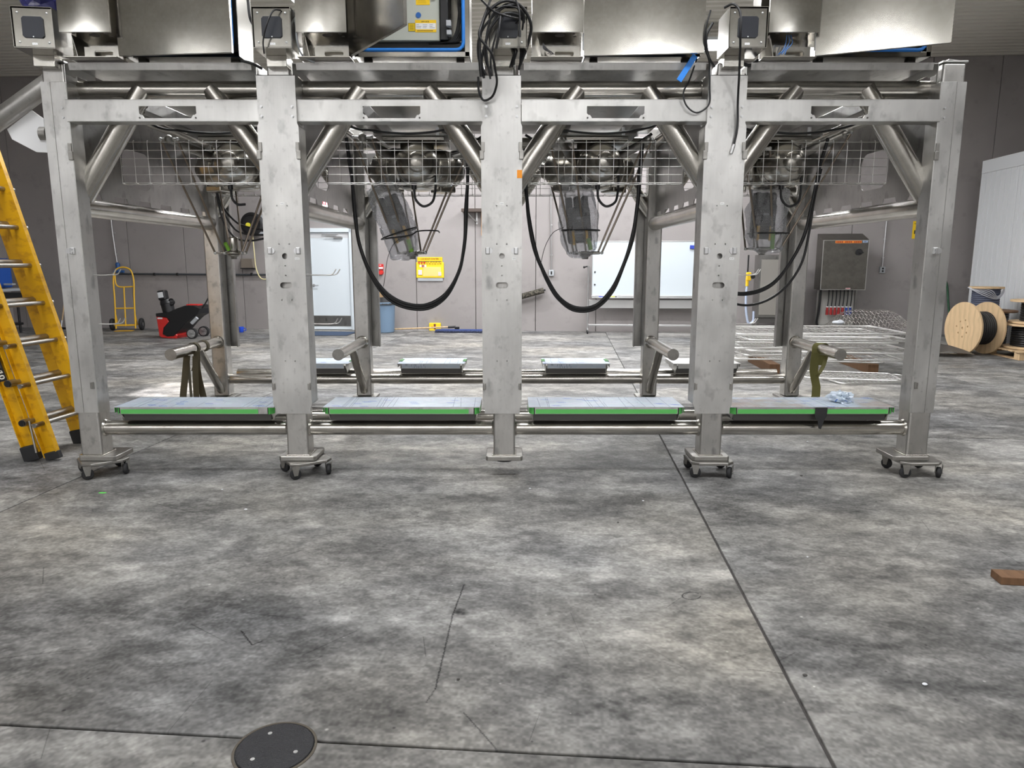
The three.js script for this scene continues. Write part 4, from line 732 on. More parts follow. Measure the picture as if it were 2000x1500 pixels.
cableLoop('upper black cable loop in the bay nearest the reels', [[1362, 400], [1372, 480], [1395, 540], [1430, 570], [1470, 570], [1510, 552], [1545, 510], [1570, 460], [1585, 400], [1600, 330], [1618, 270]], 5.9, [[0, 0, 0, 0], [1.5, 0, 0.02, 3]], 0.0115);
cableLoop('lower black cable loop in the bay nearest the reels', [[1366, 420], [1380, 530], [1410, 580], [1450, 596], [1495, 588], [1535, 560], [1565, 515], [1580, 455], [1590, 390], [1604, 330]], 5.94, [[0, 0, 0, 0]], 0.010);
cableLoop('bundle of thin black hoses curving behind the bare robot', [[418, 340], [425, 380], [440, 420], [462, 450], [490, 458], [520, 459]], 6.5, [[0, 0, 0, 0], [2, 6, 0.03, 10], [4, -10, 0.05, -4]], 0.009);

// ---------- straps on the stub arms ----------
{
  const x = PX[0], y = 0.706;
  const ribbon = (pts, w, dir) => {          // flat band along pts, width along dir
    const c = new THREE.CatmullRomCurve3(pts.map(A)), n = 30, pos = [], idx = [], d = A(dir).multiplyScalar(w / 2), nn = V(0, 0, 0);
    for (let i = 0; i <= n; i++) { const p = c.getPoint(i / n), tg = c.getTangent(i / n); nn.crossVectors(tg, d).normalize().multiplyScalar(0.0015); for (const [s, q] of [[-1, -1], [1, -1], [1, 1], [-1, 1]]) { const v = p.clone().addScaledVector(d, s).addScaledVector(nn, q); pos.push(v.x, v.y, v.z); } }
    for (let i = 0; i < n; i++) for (let k = 0; k < 4; k++) { const a = i * 4 + k, b = i * 4 + (k + 1) % 4; idx.push(a, b, a + 4, b, b + 4, a + 4); }
    const g = new THREE.BufferGeometry(); g.setAttribute('position', new THREE.Float32BufferAttribute(pos, 3)); g.setIndex(idx); const h = g.toNonIndexed(); h.computeVertexNormals(); h.setAttribute('uv', new THREE.Float32BufferAttribute(new Float32Array(h.attributes.position.count * 2), 2)); return h;
  };
  const over = (z, end1, end2, lean) => { const p = []; p.push(end1); for (let i = 0; i <= 8; i++) { const a = Math.PI * (1 - i / 8); p.push([x + Math.cos(a) * 0.056, y + Math.sin(a) * 0.056, z + lean * i / 8]); } p.push(end2); return p; };
  const t = thing('lifting_strap', 'brown webbing strap looped over the stub arm by the ladder', 'strap');
  obj('strap_loop', ribbon(over(-6.62, [x - 0.075, 0.1, -6.66], [x - 0.02, 0.5, -6.6], 0), 0.05, [0, 0, 1]), M.strap, t);
  obj('strap_tail', ribbon([[x + 0.057, 0.69, -6.55], [x + 0.075, 0.5, -6.5], [x + 0.115, 0.3, -6.48], [x + 0.15, 0.06, -6.5]], 0.065, [1, 0, 0.12]), M.strap, t);
  obj('strap_tail', ribbon([[x + 0.01, 0.66, -6.45], [x - 0.02, 0.45, -6.44], [x - 0.05, 0.28, -6.44], [x - 0.07, 0.1, -6.45]], 0.065, [1, 0, 0.1]), M.strap, t);
  obj('strap_tail', ribbon([[x + 0.1, 0.66, -6.42], [x + 0.09, 0.45, -6.41], [x + 0.08, 0.1, -6.42]], 0.055, [1, 0, 0.1]), M.strap, t);
  obj('strap_band', cy([x, y, -6.80], [x, y, -6.85], 0.056, 24), M.strap, t);
  const x2 = PX[4];
  const t2 = thing('lifting_strap', 'olive webbing strap hanging from the stub arm by the mesh stack', 'strap');
  const p = []; for (let i = 0; i <= 8; i++) { const a = Math.PI * (i / 8); p.push([x2 + Math.cos(a) * 0.056, y + Math.sin(a) * 0.056, -6.62 + 0.01 * i]); }
  obj('strap_loop', ribbon([[x2 + 0.02, 0.55, -6.6], ...p, [x2 - 0.06, 0.5, -6.55], [x2 - 0.03, 0.32, -6.53], [x2 - 0.08, 0.08, -6.52]], 0.075, [0.85, 0, 0.5]), M.olive, t2);
  obj('strap_tail', ribbon([[x2 + 0.05, 0.66, -6.55], [x2 + 0.02, 0.55, -6.54], [x2 - 0.04, 0.46, -6.52]], 0.05, [0.3, 0, 0.9]), M.olive, t2);
}
// cables lying above the robots
for (let k = 0; k < 4; k++) {
  const c = BAYX[k], t = thing('cable_run', ['black cables over the bare robot', 'black cables over the robot left of the middle post', 'black cables over the robot right of the middle post', 'black cables over the robot nearest the reels'][k], 'cable', [0, 0, 0], 0, 'cables above the robots');
  obj('cable', tb([[c - 0.58, 2.6, -5.55], [c - 0.4, 2.5, -5.6], [c - 0.27, 2.485, -5.62], [c, 2.46, -5.6], [c + 0.27, 2.485, -5.6], [c + 0.42, 2.52, -5.55], [c + 0.58, 2.62, -5.5]], 0.009, 50, 8), M.black, t);
  obj('cable', tb([[c - 0.56, 2.62, -6.6], [c - 0.3, 2.485, -6.62], [c, 2.44, -6.6], [c + 0.3, 2.485, -6.6], [c + 0.56, 2.62, -6.55]], 0.011, 50, 8), M.black, t);
  obj('air_fitting', [cy([c + 0.2, 2.49, -5.85], [c + 0.2, 2.55, -5.85], 0.014, 10), cy([c + 0.31, 2.49, -5.9], [c + 0.31, 2.53, -5.9], 0.016, 10)], M.white, t);
}

// ---------- along the rear wall ----------
const wthing = (name, label, cat, u, v, off = 0, group) => thing(name, label, cat, wl(u, v, off), PHI, group);
const fthing = (name, label, cat, u, v, turn = PHI, group) => thing(name, label, cat, fl(u, v), turn, group);
{ // white door
  const p = wl(650, 600); p.y = 0;
  const d = structGroup('door_1', 'white steel door with a scuffed kick plate and closer', 'door', p);
  const w = 0.92, h = 2.16;
  obj('door_frame', [bx(0.09, h + 0.08, 0.12, -w / 2 - 0.045, h / 2 + 0.04, 0.05, 0.006), bx(0.09, h + 0.08, 0.12, w / 2 + 0.045, h / 2 + 0.04, 0.05, 0.006), bx(w + 0.18, 0.09, 0.12, 0, h + 0.045, 0.05, 0.006)], M.door, d);
  obj('door_leaf', bx(w - 0.012, h - 0.015, 0.045, 0, h / 2 + 0.002, 0.045, 0.004), M.door, d);
  obj('door_gap', bx(w, h, 0.01, 0, h / 2, 0.008, 0), M.groove, d);
  obj('kick_plate', bx(w - 0.06, 0.24, 0.004, 0, 0.2, 0.069, 0.001), M.panel, d);
  obj('top_strip', bx(w - 0.03, 0.1, 0.004, 0, h - 0.07, 0.069, 0.001), M.cold, d);
  obj('door_closer', [bx(0.2, 0.045, 0.06, 0.22, h - 0.11, 0.09, 0.01), tr(bx(0.34, 0.012, 0.02, 0, 0, 0, 0.003), 0.02, h - 0.045, 0.10, 0, 0, -0.06), tr(bx(0.3, 0.012, 0.02, 0, 0, 0, 0.003), 0.1, h - 0.055, 0.13, 0, 0, 0.05)], M.zinc, d);
  const l = obj('lever_handle', [cy([-w / 2 + 0.07, 1.0, 0.066], [-w / 2 + 0.07, 1.0, 0.08], 0.03, 16), cy([-w / 2 + 0.07, 1.0, 0.08], [-w / 2 + 0.07, 1.0, 0.115], 0.009, 10), cy([-w / 2 + 0.07, 1.0, 0.112], [-w / 2 + 0.19, 1.0, 0.112], 0.009, 10)], M.zinc, d);
}
{ // exit sign
  const t = wthing('exit_sign', 'red and white lit exit sign above the white door', 'exit sign', 632, 396, 0.05);
  obj('case', bx(0.31, 0.19, 0.05, 0, 0, -0.026, 0.008), M.white, t);
  const m = print(256, 150, (c) => { c.fillStyle = '#f4eeee'; c.fillRect(0, 0, 256, 150); c.fillStyle = '#e8203a'; c.font = 'bold 104px sans-serif'; c.textAlign = 'center'; c.fillText('EXIT', 128, 112); });
  m.emissive = new THREE.Color(1, 0.9, 0.9); m.emissiveMap = m.map; m.emissiveIntensity = 0.4;
  obj('face', plate(0.29, 0.17, 0, 0, 0), m, t, true);
}
{ const t = fthing('door_mat', 'dark blue floor mat in front of the white door', 'floor mat', 640, 652); obj('mat', bx(1.15, 0.012, 0.8, -0.05, 0.006, 0, 0.004), mat([0.035, 0.06, 0.11], 0.95), t); obj('mat_edge', [bx(1.21, 0.007, 0.86, -0.05, 0.0035, 0, 0.003)], M.rubber, t); }
{ const t = wthing('fire_alarm', 'red fire alarm pull station beside the rear post', 'fire alarm', 744, 526, 0.02);
  obj('case', bx(0.12, 0.12, 0.045, 0, 0.055, 0, 0.01), M.red, t); obj('white_bar', plate(0.11, 0.04, 0, 0.03, 0.022, 0.004), M.white, t); obj('horn', [cy([0, -0.07, -0.02], [0, -0.07, 0.05], 0.058, 20, 0.045)], M.red, t);
  obj('lettering', plate(0.1, 0.036, 0, 0.09, 0.0226, 0.001), print(128, 46, (c) => { c.fillStyle = '#c01818'; c.fillRect(0, 0, 128, 46); c.fillStyle = '#fff'; c.font = 'bold 30px sans-serif'; c.fillText('FIRE', 24, 34); }), t, true); }
{ // yellow lockout board with padlocks and tags under a clear shield
  const t = wthing('lockout_board', 'yellow lockout board with padlocks and tags on the rear wall', 'lockout board', 840, 524, 0.02);
  obj('board', [bx(0.62, 0.34, 0.03, 0, -0.04, 0, 0.01), bx(0.56, 0.13, 0.03, 0, 0.18, 0, 0.01)], mat([0.86, 0.62, 0.02], 0.4), t);
  obj('print', plate(0.54, 0.06, 0, 0.205, 0.0152), print(512, 58, (c) => { c.fillStyle = '#f2b90c'; c.fillRect(0, 0, 512, 58); c.fillStyle = '#111'; c.font = 'bold 44px sans-serif'; c.textAlign = 'center'; c.fillText('LOCKOUT CENTER', 256, 46); }), t, true);
  obj('hook_rail', bx(0.52, 0.012, 0.02, 0, 0.15, 0.02, 0.003), M.groove, t);
  for (let i = 0; i < 9; i++) obj('padlock', [bx(0.03, 0.032, 0.018, -0.24 + i * 0.06, 0.118, 0.028, 0.004), new THREE.TorusGeometry(0.011, 0.003, 6, 10, Math.PI).translate(-0.24 + i * 0.06, 0.134, 0.028)], i < 3 ? M.red : mat([0.75, 0.5, 0.03], 0.4), t);
  for (let i = 0; i < 3; i++) obj('hasp_tag', bx(0.04, 0.05, 0.006, -0.21 + i * 0.055, 0.05, 0.02, 0.002), i === 1 ? mat([0.3, 0.05, 0.2], 0.5) : M.white, t);
  obj('tag_pad', [bx(0.09, 0.11, 0.012, -0.22, -0.09, 0.022, 0.003), bx(0.07, 0.08, 0.012, 0.22, -0.12, 0.022, 0.003)], mat([0.7, 0.62, 0.66], 0.5), t);
  obj('clear_shield', [tr(bx(0.4, 0.2, 0.004, 0, 0, 0, 0), 0.05, -0.07, 0.045, -0.12)], phys([1, 1, 1], 0.05, 0, { transmission: 0.9, thickness: 0 }), t);
  obj('bottom_lip', bx(0.56, 0.07, 0.012, 0, -0.245, 0.0, 0.003), M.grayPlastic, t);  // grey plastic lip along the bottom of the board
}
{ // grey bin with black liner
  const t = fthing('trash_can', 'grey blue round bin with black liner behind the rear post', 'trash can', 751, 649);
  obj('bin', la([[0, 0.0], [0.20, 0.0], [0.215, 0.02], [0.245, 0.62], [0.262, 0.62], [0.265, 0.66], [0.25, 0.66], [0.24, 0.63], [0.2, 0.05], [0, 0.05]], 28), M.trash, t);
  const g = new THREE.CylinderGeometry(0.2, 0.272, 0.16, 40, 6, true), q = g.attributes.position; for (let i = 0; i < q.count; i++) { const k = 1 + 0.10 * (vn(q.getX(i) * 20 + 30, q.getZ(i) * 20 + q.getY(i) * 8 + 30, 64, 64, 1) - 0.5); q.setXYZ(i, q.getX(i) * k, q.getY(i) * k, q.getZ(i) * k); } g.computeVertexNormals();
  obj('liner', g.translate(0, 0.69, 0), M.rubber, t);
  obj('rubbish', [bx(0.16, 0.14, 0.1, -0.08, 0.79, 0, 0.01, 0.2, 0.5, 0.3), bx(0.14, 0.03, 0.1, 0.1, 0.78, 0.05, 0.01, 0.4, 0.2, -0.2)], M.cardboard, t);
}
{ const t = fthing('dust_mop', 'blue dust mop with wooden handle lying along the rear wall', 'mop', 850, 649);
  const m = obj('mop_head', bx(1.08, 0.06, 0.16, 0.55, 0.04, 0, 0.025), mat([0.035, 0.06, 0.19], 0.95), t); obj('fringe', Array.from({ length: 40 }, (_, i) => bx(0.02, 0.045, 0.05, 0.02 + i * 0.0272, 0.024, 0.09, 0.008, 0.5, rr(-0.3, 0.3), 0)), mat([0.045, 0.055, 0.11], 0.95), m);
  obj('handle', cy([-0.95, 0.05, -0.12], [0.42, 0.12, -0.03], 0.016, 12), M.wood, t); obj('clamp', [cy([0.28, 0.11, -0.035], [0.45, 0.12, -0.03], 0.024, 12), bx(0.1, 0.06, 0.07, 0.48, 0.1, -0.02, 0.015)], M.black, t); }
{ const t = fthing('spill_station', 'small yellow box with red marks on the floor by the mop', 'box', 850, 645.5); obj('box', bx(0.26, 0.17, 0.08, 0, 0.085, 0, 0.008), mat([0.88, 0.66, 0.02], 0.5), t); obj('mark', [bx(0.045, 0.12, 0.003, 0.0, 0.09, 0.041, 0)], mat([0.2, 0.04, 0.03], 0.5), t); obj('symbol', cy([-0.06, 0.08, 0.04], [-0.06, 0.08, 0.043], 0.022, 16), mat([0.85, 0.25, 0.03], 0.5), t); }
{ const t = wthing('wall_shelf', 'dark wooden shelf on a steel bracket beside the middle post', 'shelf', 930, 411, 0.12); obj('board', bx(0.62, 0.07, 0.24, 0, 0, 0, 0.006), mat([0.07, 0.05, 0.04], 0.6), t); obj('bracket', [cy([-0.2, -0.03, 0.1], [0.0, -0.24, -0.1], 0.012, 10), bx(0.03, 0.3, 0.02, 0.0, -0.14, -0.11, 0.004)], M.zinc, t); obj('timber', bx(0.08, 0.5, 0.05, 0.14, -0.28, -0.07, 0.004), mat([0.42, 0.22, 0.09], 0.7), t); }
function conduit(label, pts, boxAt) {
  const t = thing('conduit', label, 'conduit');
  const P = pts.map((p) => wl(p[0], p[1], 0.04));
  obj('pipe', tb(P, 0.014, 30, 10), M.zinc, t);
  for (const f of [0.15, 0.55, 0.85]) { const p = P[0].clone().lerp(P[P.length - 1], f); obj('clip', bx(0.05, 0.02, 0.03, p.x, p.y, p.z - 0.01, 0.003), M.zinc, t); }
  if (boxAt) { const p = wl(boxAt[0], boxAt[1], 0.035), b = new THREE.Group(); b.name = 'outlet_box'; b.position.copy(p); b.rotation.y = PHI; t.add(b); obj('case', bx(0.11, 0.13, 0.06, 0, 0, 0, 0.008), M.grayPlastic, b); obj('socket', boxAt[2] ? [cy([0, 0.027, 0.029], [0, 0.027, 0.033], 0.02, 14), cy([0, -0.027, 0.029], [0, -0.027, 0.033], 0.02, 14)] : bx(0.035, 0.07, 0.004, 0, 0, 0.031, 0.001), M.black, b); }
  return t;
}
conduit('thin steel conduit down to a grey outlet box left of the whiteboard', [[1076, 330], [1076, 420], [1077, 527]], [1077, 533]);
conduit('thin steel conduit down to a double outlet right of the steel cabinet', [[1735, 400], [1728, 470], [1723, 521]], [1723, 527, 1]);
conduit('thin steel conduit dropping to the air regulator above the hand truck', [[214, 380], [218, 440], [229, 516]]);
{ const t = thing('air_pipe', 'dark horizontal air pipe along the wall behind the hand truck', 'pipe'); obj('pipe', cy(wl(232, 535, 0.05), wl(560, 537, 0.05), 0.022, 12), mat([0.10, 0.11, 0.12], 0.4, 0.6), t); for (const u of [300, 345, 420, 490]) obj('clip', cy(wl(u, 535.5, 0.05), wl(u + 3, 535.5, 0.05), 0.032, 12), M.black, t);
  const p = wl(230, 520, 0.09); obj('regulator', [cy([p.x, p.y - 0.1, p.z], [p.x, p.y + 0.02, p.z], 0.045, 16), sp(0.05, p.x, p.y + 0.04, p.z), cy([p.x - 0.1, p.y - 0.12, p.z], [p.x + 0.13, p.y - 0.12, p.z], 0.03, 12)], mat([0.03, 0.10, 0.28], 0.4), t); }
{ const t = wthing('hose_reel', 'black hose reel with yellow hub on the wall by the bare robot', 'hose reel', 494, 438, 0.2);
  obj('drum', [cy([0, 0, -0.1], [0, 0, 0.06], 0.24, 32), la([[0.2, 0.06], [0.25, 0.05], [0.255, 0.07], [0.2, 0.08]], 32).rotateX(Math.PI / 2)], M.black, t); obj('hub', cy([-0.08, -0.02, 0.06], [-0.08, -0.02, 0.085], 0.052, 20), mat([0.78, 0.7, 0.05], 0.5), t); obj('bracket', [bx(0.5, 0.05, 0.06, 0.05, -0.19, 0, 0.01), bx(0.2, 0.2, 0.06, 0.2, 0.1, -0.08, 0.01)], M.grayPlastic, t);
  obj('hose', tb([[-0.02, -0.24, 0], [0.0, -0.6, 0.02], [0.03, -1.0, 0.02], [0.12, -1.18, 0.02], [0.24, -1.2, 0.03], [0.3, -1.12, 0.04]], 0.013, 40, 8), mat([0.72, 0.64, 0.35], 0.5), t); }
{ const t = wthing('wall_dispenser', 'brown grey wedge-shaped dispenser on the wall beside the yellow hose', 'dispenser', 483, 514, 0.06); obj('body', ex([[-0.13, 0.1], [0.14, 0.1], [0.17, -0.11], [-0.13, -0.11]], 0.1, [], 0.008).translate(0, 0, -0.05), mat([0.19, 0.16, 0.13], 0.5), t); obj('rim', bx(0.33, 0.02, 0.12, 0.02, -0.115, 0, 0.005), M.black, t); }
{ const g = fl(471, 649); const t = thing('blue_cup', 'small blue plastic cup on the floor by the rear post', 'cup', g); obj('cup', la([[0, 0], [0.05, 0], [0.065, 0.12], [0.058, 0.12], [0.045, 0.01], [0, 0.01]], 18), mat([0.02, 0.08, 0.6], 0.4), t); obj('handle', new THREE.TorusGeometry(0.03, 0.008, 6, 12).translate(0.08, 0.06, 0), mat([0.02, 0.08, 0.6], 0.4), t); }
{ // mottled duster on the wall
  const t = thing('duster_sleeve', 'mottled grey duster sleeve fixed slanting on the wall beside the middle post', 'duster'), a = wl(1004, 583, 0.12), b = wl(1062, 567, 0.12);
  obj('sleeve', cy(a, b, 0.062, 20), mat([0.5, 0.48, 0.44], 0.9, 0, { map: rep(tex(128, (u, v) => { const x = fbm(u, v, 10, 10, 4, 2) > 0.5 ? 0.62 : 0.34; return [x, x * 0.97, x * 0.9]; }, true), 4), bumpMap: rep(T.fine, 12), bumpScale: 0.008 }), t);
  obj('rod', cy(a.clone().lerp(b, -0.1), b.clone().lerp(a, -0.06), 0.02, 10), M.black, t); obj('bracket', [bx(0.06, 0.12, 0.1, a.x + 0.05, a.y + 0.1, a.z - 0.03, 0.01)], M.black, t);
}
{ // rolling whiteboard
  const p = fl(1260, 651), t = thing('whiteboard_stand', 'white dry-erase board on a rolling steel stand', 'whiteboard', p, PHI);
  const w = 2.4, s = 15.3 / 1387, top = wl(1150, 472, 0.3).y, bot = wl(1150, 579, 0.3).y;
  obj('board', bx(w, top - bot, 0.02, 0.04, (top + bot) / 2, 0.02, 0.003), M.whiteboard, t);
  obj('board_frame', [bx(w + 0.02, 0.02, 0.03, 0.04, top, 0.02, 0.004), bx(0.02, top - bot, 0.03, 0.04 - w / 2, (top + bot) / 2, 0.02, 0.004), bx(0.02, top - bot, 0.03, 0.04 + w / 2, (top + bot) / 2, 0.02, 0.004), bx(w + 0.02, 0.03, 0.03, 0.04, bot + 0.012, 0.03, 0.004)], M.zinc, t);
  obj('pen_tray', bx(w, 0.02, 0.09, 0.04, bot - 0.02, 0.07, 0.004), M.zinc, t);
  for (const x of [-1.24, 1.3]) { obj('leg', cy([x, 0.05, 0], [x, bot + 0.65, 0], 0.018, 12), M.zinc, t); obj('foot', bx(0.03, 0.03, 0.5, x, 0.09, 0, 0.006), M.zinc, t); for (const z of [-0.22, 0.22]) obj('caster', cy([x - 0.015, 0.04, z], [x + 0.015, 0.04, z], 0.04, 16), M.rubber, t); obj('knob', [cy([x - 0.02, bot + 0.64, 0], [x - 0.09, bot + 0.62, 0], 0.014, 8), sp(0.025, x - 0.09, bot + 0.62, 0, 10, 8)], M.black, t); }
  obj('crossbar', [bx(2.5, 0.04, 0.03, 0.03, 0.17, 0, 0.006), bx(2.5, 0.18, 0.02, 0.03, bot - 0.16, -0.05, 0.006)], M.zinc, t);
  obj('magnet', [0.78, 0.55].map((f) => cy([-1.1, bot + (top - bot) * (1 - f), 0.03], [-1.1, bot + (top - bot) * (1 - f), 0.04], 0.018, 12)), M.black, t);
  const bp = t.localToWorld(V(0.94, top - 0.12, 0.05));
  tag(obj('board_eraser', bx(0.15, 0.075, 0.035, bp.x, bp.y, bp.z, 0.008, 0, PHI, -0.06), mat([0.03, 0.06, 0.42], 0.7)), 'blue felt eraser stuck on the whiteboard', 'eraser');
  [[-0.95, 0x2244bb, 'blue marker pen lying in the whiteboard tray'], [-0.82, 0xf2f2f2, 'white marker pen lying in the whiteboard tray'], [-0.7, 0xc8d040, 'yellow green marker pen lying in the whiteboard tray']].forEach(([x, c, label]) => { const q = t.localToWorld(V(x, bot - 0.002, 0.08)); const m = thing('marker_pen', label, 'marker pen', q, PHI + 0.1, 'marker pens in the tray'); obj('barrel', cy([-0.06, 0, 0], [0.03, 0, 0], 0.011, 10), mat(c, 0.4), m); obj('cap', cy([0.03, 0, 0], [0.07, 0, 0], 0.012, 10), M.black, m); });
}
// ---------- hand truck ----------
{
  const p = fl(246, 646), t = thing('hand_truck', 'yellow two-wheel hand truck leaning at the rear wall', 'hand truck', p, PHI + 0.28), L = -0.16;       // lean back
  const q = (x, y, z = 0) => V(x, y * Math.cos(0.13), z - y * Math.sin(0.13));
  obj('side_frame', tb([q(-0.2, 0.05), q(-0.2, 0.7), q(-0.2, 1.2), q(-0.14, 1.36), q(0, 1.41), q(0.14, 1.36), q(0.2, 1.2), q(0.2, 0.7), q(0.2, 0.05)], 0.017, 80, 10), M.truck, t);
  obj('handle_loop', tb([q(0.19, 0.98), q(-0.1, 0.98), q(-0.15, 1.02), q(-0.17, 1.12), q(-0.17, 1.25)], 0.015, 40, 10), M.truck, t);
  obj('crossbar', [cy(q(-0.2, 0.5), q(0.2, 0.5), 0.015, 10), cy(q(-0.2, 0.12), q(0.2, 0.12), 0.015, 10)], M.truck, t);
  obj('centre_bar', cy(q(0, 0.1), q(0, 0.98), 0.015, 10), M.truck, t);
  obj('axle_brace', [cy(q(-0.2, 0.4), V(-0.2, 0.12, -0.16), 0.012, 8), cy(q(0.2, 0.4), V(0.2, 0.12, -0.16), 0.012, 8), cy([-0.3, 0.12, -0.16], [0.3, 0.12, -0.16], 0.012, 8)], M.truck, t);
  obj('toe_plate', bx(0.36, 0.008, 0.2, 0, 0.01, 0.11, 0.002), M.truck, t);
  for (const x of [-0.3, 0.3]) { const w = obj('wheel', la([[0.045, -0.035], [0.10, -0.04], [0.128, -0.03], [0.136, 0], [0.128, 0.03], [0.10, 0.04], [0.045, 0.035]], 26).rotateZ(Math.PI / 2).translate(x, 0.136, -0.12), M.rubber, t); obj('hub', cy([x - 0.03, 0.136, -0.12], [x + 0.03, 0.136, -0.12], 0.05, 16), M.zinc, w); }
}
// ---------- snow blower ----------
{
  const p = fl(362, 659), t = thing('snow_blower', 'small red and black snow blower in front of the rear wall', 'snow blower', p, PHI);
  const E = (pts, w, m, n, b = 0.012) => obj(n, ex(pts, w, [], b).translate(0, 0, -w / 2), m, t);
  E([[-0.41, 0.05], [-0.36, 0.015], [-0.2, 0.0], [-0.06, 0.0], [-0.03, 0.06], [-0.12, 0.2], [-0.22, 0.42], [-0.44, 0.45]], 0.46, M.red, 'auger_housing');
  E([[-0.33, 0.09], [-0.24, 0.04], [-0.1, 0.05], [0.05, 0.18], [0.16, 0.3], [0.3, 0.42], [0.45, 0.5], [0.5, 0.6], [0.38, 0.66], [0.18, 0.66], [0.0, 0.6], [-0.16, 0.53], [-0.44, 0.5], [-0.44, 0.44], [-0.22, 0.42], [-0.16, 0.36], [-0.3, 0.22]], 0.49, M.black, 'engine_cover');
  obj('cover_stripe', [bx(0.3, 0.012, 0.5, 0.02, 0.44, 0, 0.003), bx(0.26, 0.012, 0.5, 0.04, 0.39, 0, 0.003)], M.grayPlastic, t);
  obj('vent', Array.from({ length: 6 }, (_, i) => bx(0.012, 0.03, 0.2, 0.16 + i * 0.045, 0.664, 0.05, 0.002, 0, 0, -0.1)), M.red, t);
  obj('chute', [cy([-0.3, 0.5, 0], [-0.33, 0.68, 0], 0.115, 24, 0.12), cy([-0.33, 0.68, 0], [-0.35, 0.76, 0], 0.13, 24, 0.11), bx(0.16, 0.2, 0.16, -0.40, 0.85, 0, 0.03, 0, 0, 0.14), new THREE.TorusGeometry(0.06, 0.014, 8, 18).translate(-0.2, 0.72, 0.06)], M.black, t);
  obj('chute_label', tr(bx(0.11, 0.11, 0.004, 0, 0, 0, 0), -0.405, 0.86, 0.083, 0, 0, 0.14), M.white, t);
  const pr = obj('brand_patch', bx(0.1, 0.03, 0.004, -0.36, 0.405, 0.245, 0), M.white, t);
  obj('red_link', tr(bx(0.42, 0.03, 0.04, 0, 0, 0, 0.006), 0.16, 0.09, 0.2, 0, 0, 0.1), M.red, t);
  for (const z of [-0.23, 0.23]) { const w = obj('wheel', cy([0.28, 0.105, z - 0.035], [0.28, 0.105, z + 0.035], 0.105, 28), M.rubber, t); obj('hub_cap', [cy([0.28, 0.105, z + 0.034], [0.28, 0.105, z + 0.042], 0.082, 24), ...Array.from({ length: 5 }, (_, i) => bx(0.02, 0.14, 0.006, 0.28, 0.105, z + 0.043, 0.002, 0, 0, i * 0.628))], M.zinc, w); }
  obj('handle', [-0.17, 0.17].map((z) => tb([[0.4, 0.5, z], [0.52, 0.64, z], [0.64, 0.82, z], [0.74, 0.98, z]], 0.014, 20, 8)).concat(cy([0.74, 0.98, -0.19], [0.74, 0.98, 0.19], 0.014, 10)), M.black, t);
  obj('pull_cord', [cy([0.3, 0.31, 0.26], [0.42, 0.42, 0.26], 0.035, 12)], M.grayPlastic, t);
}
{ // squeegee leaning at the left
  const t = thing('floor_squeegee', 'floor squeegee with wooden handle behind the left end post', 'squeegee', fl(110, 643), PHI);
  obj('handle', cy([0.12, 0.03, 0.0], [0.2, 1.2, -0.28], 0.014, 10), M.wood, t); obj('blade', bx(0.62, 0.05, 0.03, 0.02, 0.025, 0.02, 0.006), M.black, t); obj('socket', cy([0.12, 0.03, 0], [0.13, 0.2, -0.04], 0.02, 10), M.zinc, t);
}
{ // blue machine on a black cart behind the ladder
  const t = thing('parts_washer', 'blue cased machine on a black cart behind the yellow ladder', 'machine', fl(-30, 652), PHI);
  obj('case', bx(0.9, 0.62, 0.6, 0.1, 1.28, 0, 0.05), mat([0.02, 0.10, 0.45], 0.4), t);
  obj('tray', [bx(1.1, 0.06, 0.7, 0.1, 0.93, 0, 0.01), bx(0.2, 0.04, 0.1, 0.7, 1.05, 0, 0.01)], M.grayPlastic, t); obj('cart', [bx(1.2, 0.3, 0.66, 0.1, 0.72, 0, 0.03), bx(1.1, 0.05, 0.66, 0.1, 0.2, 0, 0.01)], M.black, t);
  for (const [x, z] of [[-0.4, -0.28], [0.6, -0.28], [-0.4, 0.28], [0.6, 0.28]]) obj('leg', cy([x, 0, z], [x, 0.6, z], 0.025, 10), M.black, t);
}
